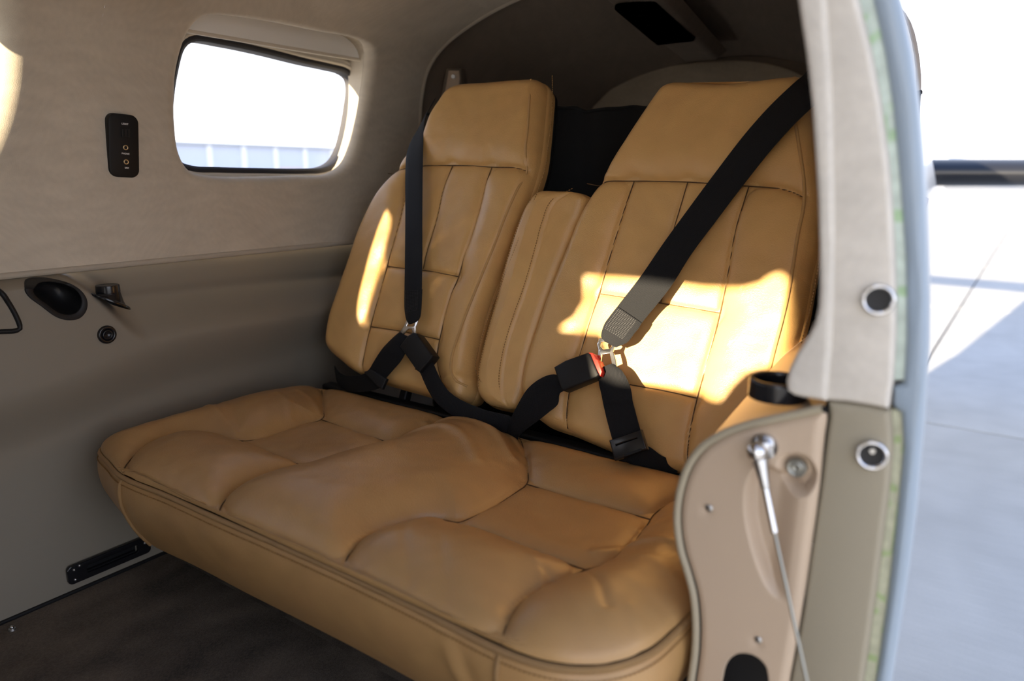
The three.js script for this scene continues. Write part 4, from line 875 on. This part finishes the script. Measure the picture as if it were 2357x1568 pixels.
// lower side panel end: armrest profile, welted edge, armrest body running aft
{
  const prof = [[1903, 962], [1900, 945], [1850, 953], [1790, 966], [1730, 980], [1670, 1002], [1625, 1032], [1597, 1068], [1580, 1110], [1570, 1160], [1569, 1205], [1577, 1260], [1592, 1310], [1606, 1360], [1613, 1420], [1612, 1490], [1603, 1560], [1592, 1640], [1800, 1640], [1818, 1560], [1846, 1400], [1868, 1250], [1886, 1120], [1898, 1000]];
  const hole = smooth2(J([[1655, 1600], [1662, 1560], [1672, 1520], [1690, 1500], [1715, 1494], [1745, 1502], [1768, 1524], [1776, 1556], [1776, 1600], [1760, 1640], [1660, 1640]]), true, 50).reverse();
  // moulded face with dished pocket and cable channel
  const O = smooth2(J(prof), true, 260), c0 = J([[1835, 1075]])[0], ch = smooth2(J([[1752, 1075], [1735, 1110], [1728, 1160], [1738, 1230], [1758, 1300], [1782, 1350], [1815, 1375], [1840, 1372]]), false, 40), chR = J([[1865, 1250]])[0];
  const chPoly = smooth2(J([[1758, 1072], [1733, 1105], [1726, 1160], [1736, 1230], [1757, 1300], [1781, 1350], [1812, 1376], [1850, 1372], [1875, 1240], [1880, 1170], [1850, 1130], [1800, 1090]]), true, 80);
  const dish = smooth2(J([[1800, 1068], [1812, 1050], [1838, 1046], [1862, 1058], [1876, 1085], [1872, 1112], [1852, 1132], [1826, 1128], [1804, 1104]]), true, 60);
  const face = (x, y) => {
    const de = distTo(O, x, y, true), e = Math.min(1, de / 0.010);
    let h = -0.008 * (1 - Math.sqrt(Math.max(0, 1 - (1 - e) * (1 - e))));
    const sd = (poly, w) => { const d = distTo(poly, x, y, true) * (inside(poly, x, y) ? 1 : -1); return sstep(d, -w, w); };
    h -= 0.014 * sd(chPoly, 0.005) * sstep(distTo([[J([[1880, 1000]])[0][0], J([[1880, 1000]])[0][1]], J([[1800, 1568]])[0]], x, y), 0.004, 0.03);
    const dd = sd(dish, 0.0045);
    h -= 0.011 * dd + 0.006 * sstep(dd, 0.9, 1) * clamp((c0[1] - y) / 0.02, 0, 1);
    for (const q of [[1632, 1170], [1745, 1473]]) { const p = J([q])[0], r = Math.hypot(x - p[0], y - p[1]); h -= 0.0016 * Math.exp(-((r / 0.006) ** 2)); }
    return h;
  };
  // fill the outline row by row
  let ymin = 1e9, ymax = -1e9;
  for (const p of O) { ymin = Math.min(ymin, p[1]); ymax = Math.max(ymax, p[1]); }
  const rows = [], nv = 240, nu = 150;
  for (let j = 0; j <= nv; j++) {
    const y = lerp(ymin + 0.0004, ymax - 0.0004, j / nv);
    let a = 1e9, b = -1e9;
    for (let i = 0; i < O.length; i++) { const p = O[i], q = O[(i + 1) % O.length]; if (p[1] > y !== q[1] > y) { const x = p[0] + ((y - p[1]) / (q[1] - p[1])) * (q[0] - p[0]); a = Math.min(a, x); b = Math.max(b, x); } }
    rows.push([y, a, b]);
  }
  const xy = (i, j) => [lerp(rows[j][1], rows[j][2], 0.7 * (i / nu) + 0.3 * (0.5 - 0.5 * Math.cos((Math.PI * i) / nu))), rows[j][0]];
  const g = gridGeo(nu, nv, (i, j) => { const [x, y] = xy(i, j); return V3(x, y, ZJ + 0.006 + face(x, y)); }, (i, j) => { const p = xy(i, j), q = xy(i + 1, j + 1); return inside(hole, (p[0] + q[0]) / 2, (p[1] + q[1]) / 2) ? null : 'a'; }, (i, j, p) => [p.x, p.y]);
  struct('trim_13', g.a, mat.beigePlastic, 'moulded beige panel closing the end of the door-side armrest');
  struct('trim_14', tube(hole.filter((_, i) => i % 2 === 0).map(([x, y]) => V3(x, y, ZJ + 0.004)), 0.0022, 8, true), mat.beigePlastic, 'rolled lip of the dark opening at the foot of the beige panel');
  struct('trim_15', plate(smooth2(J([[1640, 1480], [1790, 1480], [1790, 1660], [1640, 1660]]), true, 30), 0.006, 0.001, X1, Y1, Z1, V3(0, 0, ZJ - 0.05)), mat.hole, 'dark inside of the opening in the beige panel');
  // welt along the cabin side of the panel
  const weltPx = [[1896, 938], [1850, 949], [1790, 961], [1728, 975], [1664, 998], [1618, 1029], [1590, 1066], [1573, 1110], [1563, 1160], [1562, 1206], [1570, 1262], [1585, 1312], [1598, 1362], [1604, 1420], [1603, 1490], [1594, 1560], [1583, 1640]];
  struct('trim_16', tube(J(weltPx).map(([x, y]) => V3(x, y, ZJ + 0.003)), 0.0042, 10), mat.welt, 'olive grey welt bordering the beige end panel');
  struct('trim_17', tube(J(weltPx.map(([x, y]) => [x + 7, y + 5])).map(([x, y]) => V3(x, y, ZJ - 0.001)), 0.0035, 8), mat.hole, 'dark strip beside the olive welt');  // near-black tube running beside the welt
  // armrest body and lower side panel running aft along the hull
  const body = smooth2(J(weltPx), false, 120);
  const arm = grid(120, 30, (i, j) => { const p = body[i], t = j / 30; return V3(p[0] - 0.09 * t, p[1], lerp(ZJ, -1.6, t)); }, (i, j, p) => [p.z, p.y]);
  struct('trim_18', arm, mat.beigePlastic, 'beige armrest and lower side panel on the door side beside the right seat');
  struct('trim_19', plate(J(weltPx).map(([x, y]) => [x - 0.09, y]).concat([[-0.24, 0.2], [-0.24, 0.55]]), 0.004, 0, X1, Y1, Z1, V3(0, 0, -1.604)), mat.headliner, 'aft closing panel of the door-side armrest');
  // fittings of the end panel
  const cap = (px, py, r, dz, name, label, parts) => { const c = onZ(px, py, ZJ + dz), root = thing(name, label, 'fastener', c, name === 'panel_screw' ? 'screws in the beige end panel' : undefined); parts(root, (pts) => new THREE.LatheGeometry(pts.map(([a, b]) => new THREE.Vector2(a, b)), 30).rotateX(Math.PI / 2).translate(c.x, c.y, c.z), c); };
  cap(1833, 1077, 0, 0.0, 'button_plug', 'ringed grey metal button in the dished pocket of the beige panel', (root, L) => {
    part(root, 'button_body', L([[0.0092, -0.012], [0.0092, 0.001], [0.008, 0.0022], [0.0066, 0.0016], [0.0062, 0.0006], [0.0048, 0.0006], [0.0044, 0.0016], [0.003, 0.0016], [0.0026, 0.0006], [0.0001, 0.0006]]), mat.dullSteel);
  });
  cap(1632, 1170, 0, 0.006, 'panel_screw', 'small screw at the left of the beige panel near the cushion', (root, L) => { part(root, 'screw_head', L([[0.0042, -0.003], [0.0042, 0.0004], [0.003, 0.0014], [0.0001, 0.0016]]), mat.steel); });
  cap(1745, 1473, 0, 0.006, 'panel_screw', 'small screw just above the dark opening in the beige panel', (root, L) => { part(root, 'screw_head', L([[0.0038, -0.003], [0.0038, 0.0002], [0.0028, 0.001], [0.0001, 0.0012]]), mat.steel); });
  // door support cable
  const p0 = onZ(1744, 1038, ZJ + 0.018), p1 = onZ(1775, 1190, ZJ + 0.03), p2 = onZ(1857, 1568, ZJ + 0.06), p3 = p2.clone().add(p2.clone().sub(p1).multiplyScalar(0.6));
  const root = thing('door_cable', 'thin steel door support cable hanging from a chrome ball fitting', 'cable', p0);
  const dir = p1.clone().sub(p0).normalize(), sx2 = new THREE.Vector3().crossVectors(dir, Z1).normalize(), sz2 = new THREE.Vector3().crossVectors(sx2, dir);
  part(root, 'ball_stud', [new THREE.CylinderGeometry(0.0125, 0.013, 0.004, 30).rotateX(Math.PI / 2).translate(p0.x + 0.003, p0.y + 0.002, ZJ + 0.008), new THREE.CylinderGeometry(0.005, 0.006, 0.014, 20).rotateX(Math.PI / 2).translate(p0.x + 0.002, p0.y + 0.001, ZJ + 0.014)], mat.chrome);
  part(root, 'ball_joint', new THREE.SphereGeometry(0.0098, 24, 18).translate(p0.x, p0.y, p0.z + 0.003), mat.chrome);
  const lat = (pts, o) => frame(new THREE.LatheGeometry(pts.map(([r, y]) => new THREE.Vector2(r, y)), 24), sx2, dir, sz2, o);
  part(root, 'end_fitting', lat([[0.0001, -0.004], [0.0075, -0.002], [0.0078, 0.006], [0.0062, 0.016], [0.0048, 0.026], [0.0042, 0.034], [0.0032, 0.036]], p0), mat.steel);
  part(root, 'swaged_sleeve', lat([[0.0034, 0.034], [0.0036, 0.037], [0.0034, 0.075], [0.0030, 0.0765], [0.0015, 0.077]], p0), mat.chrome);
  part(root, 'wire_cable', tube([p0.clone().addScaledVector(dir, 0.07), p1, p1.clone().lerp(p2, 0.5), p2, p3], 0.00165, 8), mat.dullSteel);
}
// cup holder ring on top of the door-side armrest
{
  const c = onPlane(1790, 905, V3(0, 0.548, 0), V3(0, 1, 0));
  const root = thing('cup_holder', 'glossy black cup holder ring on top of the door-side armrest', 'cup holder', c);
  const L = (pts) => new THREE.LatheGeometry(pts.map(([r, y]) => new THREE.Vector2(r, y)), 40).translate(c.x, c.y, c.z);
  part(root, 'outer_ring', L([[0.028, -0.004], [0.028, 0.012], [0.0268, 0.0155], [0.0245, 0.0155], [0.0235, 0.012], [0.0232, -0.002]]), mat.blackSatin);
  part(root, 'inner_cup', L([[0.0234, 0.0], [0.0225, -0.001], [0.0001, -0.0012]]), mat.hole);
}

// ---------------------------------------------------------------- outside: hull, tail, apron, hangars
const GROUND = -0.85;
{
  // outer skin of the rear fuselage: half shell beside the seats, full tail cone behind
  const sect = (z) => { const t = clamp((-z - 0.67) / 5.6, 0, 1), k = Math.pow(1 - t, 1.0), f = sstep(z, 0.9, 1.3), f2 = clamp((z - 1.3) / 2.4, 0, 1); return { hw: 0.708 * lerp(0.2, 1, k) * (1 - 0.35 * f2 * f2), cy: lerp(lerp(0.66, 0.45, k), 0.22, f), hh: lerp(0.84 * lerp(0.24, 1, k), 0.6, f) * (1 - 0.3 * f2), top: lerp(lerp(1.29, 0.86, sstep(-z, 2.0, 6.2)), 0.82 - 0.18 * f2, f) }; };
  const at = (a, z) => { const s = sect(z), c = Math.cos(a), q = Math.sin(a); return V3(MIDX + s.hw * Math.sign(c) * Math.pow(Math.abs(c), 0.85), s.cy + (q > 0 ? s.top - s.cy : s.hh) * q, z); };
  const skin = (z0, z1, a0, a1, nz, na) => grid(na, nz, (i, j) => at(lerp(a0, a1, i / na), lerp(z0, z1, j / nz)));
  const PI = Math.PI;
  struct('hull_skin_22', [skin(-0.70, -2.2, -0.7, 1.2, 20, 40), skin(-2.2, -6.0, -PI, PI, 30, 60), skin(-0.70, -2.2, -PI + 0.25, -0.7, 10, 40), skin(1.7, -0.70, -PI + 0.25, -0.75, 16, 40), skin(3.7, 1.3, -PI, PI, 12, 50), skin(0.9, 0.1, -0.75, 1.2, 10, 30), skin(0.9, -2.2, 1.2, PI - 1.3, 24, 12)], mat.hullPaint, 'white painted outer skin of the aircraft');
  struct('trim_20', tube([[-0.70, 0.3], [-1.0, 0.3], [-1.4, 0.3]].map(([z, a]) => at(a, z).add(V3(0.001, 0, 0))), 0.006, 6), mat.stripe, 'dark paint stripe along the fuselage side');
  // forward end of the cabin: added unseen bulkhead, its opening cut to shape the sun patch
  const sunPatchPx = [[1340, 632], [1420, 638], [1500, 644], [1600, 658], [1700, 662], [1745, 652], [1768, 634], [1790, 627], [1808, 645], [1808, 760], [1797, 845], [1750, 842], [1712, 852], [1682, 880], [1652, 920], [1630, 916], [1590, 900], [1500, 886], [1440, 880], [1400, 862], [1386, 800], [1372, 764], [1330, 762], [1288, 758], [1286, 750], [1318, 728], [1338, 690]];
  const gap = sunPatchPx.map(([x, y]) => { const p = onPlane(x, y, V3(0, 0.322, -1.0), V3(0, 0.387, 0.922)); return p.addScaledVector(SUN_RAY, FWD - p.z); }).map((p) => [p.x, p.y]);
  const section = [[-1.42, -0.03], ...profLine.filter((_, i) => i % 10 === 0), ...profLine.filter((_, i) => i % 10 === 0).reverse().slice(1).map(([x, y]) => [2 * MIDX - x, y]), [2 * MIDX + 1.42, -0.03]];
  struct('added_wall_front', plate(section, 0.012, 0, V3(1, 0, 0), V3(0, 1, 0), V3(0, 0, 1), V3(0, 0, FWD), [gap]), mat.suede, 'added unseen forward cabin wall with an opening cut to shape the sun patch');
  // upper half of the cabin door, raised above the opening
  const door = grid(16, 14, (i, j) => { const z = lerp(-0.66, 0.08, i / 16), t = j / 14; return V3(-0.16 + 0.62 * t, 1.16 + 0.42 * t + 0.10 * Math.sin(Math.PI * t), z); });
  struct('door_1', [door, door.clone().translate(0.02, -0.05, 0)], mat.suedeLight, 'upper cabin door raised above the opening, out of view');
}
// tailplane: aerofoil with black de-icing boot on the leading edge
{
  const zL = -4.7, y0 = 0.765, root = thing('tailplane', 'left tailplane with glossy black leading edge boot behind the door frame', 'tailplane', V3(-0.5, 0.76, -5.0));
  const section = (x, k, a0, a1, n = 24) => { const out = []; for (let i = 0; i <= n; i++) { const a = lerp(a0, a1, i / n), c = 0.85, th = 0.092 * k; const t = (1 - Math.cos(a)) / 2; const sgn = a < 0 ? -1 : 1; const yt = th * (1.4845 * Math.sqrt(t) - 0.63 * t - 1.758 * t * t + 1.4215 * t ** 3 - 0.5075 * t ** 4) / 0.5; out.push([y0 + sgn * yt * 1.0 - 0.0, zL - 0.08 * (Math.abs(x + 0.766) - 0.25) - c * t]); } return out; };
  const surf = (x0, x1, a0, a1) => grid(24, 12, (i, j) => { const x = lerp(x0, x1, j / 12), s = section(x, lerp(1, 0.72, (Math.abs(x + 0.766) - 0.2) / 1.9), a0, a1); return V3(x, s[i][0], s[i][1]); });
  part(root, 'deice_boot', [surf(-0.56, 1.4, -0.62, 0.75), surf(-2.9, -1.087, -0.62, 0.75)], mat.boot, 'black rubber de-icing boot');
  part(root, 'upper_skin', [surf(-0.445, 1.4, 0.75, Math.PI), surf(-2.9, -1.087, 0.75, Math.PI)], mat.hullPaint);
  part(root, 'lower_skin', [surf(-0.445, 1.4, -Math.PI, -0.62), surf(-2.9, -1.087, -Math.PI, -0.62)], mat.hullPaint);
  part(root, 'root_fairing', surf(-0.585, -0.562, -2.4, 2.4), mat.hullPaint);
}
// concrete apron in slabs
{
  const root = thing('ground', 'concrete apron of large slabs outside the aircraft', null, V3(0, GROUND, 0), null, 'structure');
  part(root, 'apron_base', new THREE.CircleGeometry(420, 64).rotateX(-Math.PI / 2).translate(0, GROUND - 0.03, 0), mat.joint);
  const S = 5.0, gap = 0.022, slabG = new THREE.BoxGeometry(S - gap, 0.06, S - gap), x0 = -0.62 + S / 2 - 2 * S, tones = [1, 0.96, 1.03, 0.98].map((k) => { const m = mat.concrete.clone(); m.color.multiplyScalar(k); return m; });
  const uvp = slabG.attributes.position, uvn = slabG.attributes.uv;
  for (let i = 0; i < uvp.count; i++) uvn.setXY(i, uvp.getX(i), uvp.getZ(i));
  for (let a = 0; a < 5; a++) for (let b = 0; b < 9; b++) {
    const m = new THREE.Mesh(slabG, tones[Math.floor(rnd() * 4)]);
    m.name = 'slab';
    m.position.set(x0 + a * S, -0.03, 2.2 - b * S);
    m.receiveShadow = m.castShadow = true;
    root.add(m);
  }
  const far = [];
  const X0 = x0 - S / 2, XE = x0 + 4.5 * S, Z0 = 2.2 + S / 2, ZE = 2.2 - 8.5 * S;
  for (const [ax, bx, az, bz] of [[-400, X0, -400, 400], [XE, 400, -400, 400], [X0, XE, Z0, 400], [X0, XE, -400, ZE]]) { const g = new THREE.BoxGeometry(bx - ax, 0.06, bz - az).translate((ax + bx) / 2, GROUND - 0.03, (az + bz) / 2), p = g.attributes.position, u = g.attributes.uv; for (let i = 0; i < p.count; i++) u.setXY(i, p.getX(i), p.getZ(i)); far.push(g); }
  part(root, 'far_apron', far, mat.concrete);
}
// distant long hangar seen through the window
function hangar(label, x, z, len, depth, height, turn, bays) {
  const root = thing('hangar', label, 'building', V3(x, GROUND, z));
  const B = (w, h, d, px, py, pz) => box(w, h, d, 0, V3(x + px, GROUND + py, z + pz));
  part(root, 'hangar_wall', B(depth, height, len, -depth / 2, height / 2, 0), mat.hangarWall);
  part(root, 'roof', B(depth + 0.8, 0.25, len + 0.8, -depth / 2, height + 0.12, 0), mat.hangarRoof);
  for (let i = 0; i <= bays; i++) part(root, 'pilaster', B(0.3, height, 0.4, 0.12, height / 2, -len / 2 + (i * len) / bays), mat.hangarPost);
  for (let i = 0; i < bays; i++) { const d = part(root, 'door_panel', B(0.1, height * 0.55, len / bays - 0.9, 0.05, height * 0.275, -len / 2 + ((i + 0.5) * len) / bays), i % 5 === 3 ? mat.brick : mat.hangarWall); }
  root.rotation.y = turn;
  return root;
}
hangar('long pale blue hangar with light pilasters far beyond the left window', -60, -48, 90, 12, 4.1, 0, 26);

renderer.render(scene, camera);
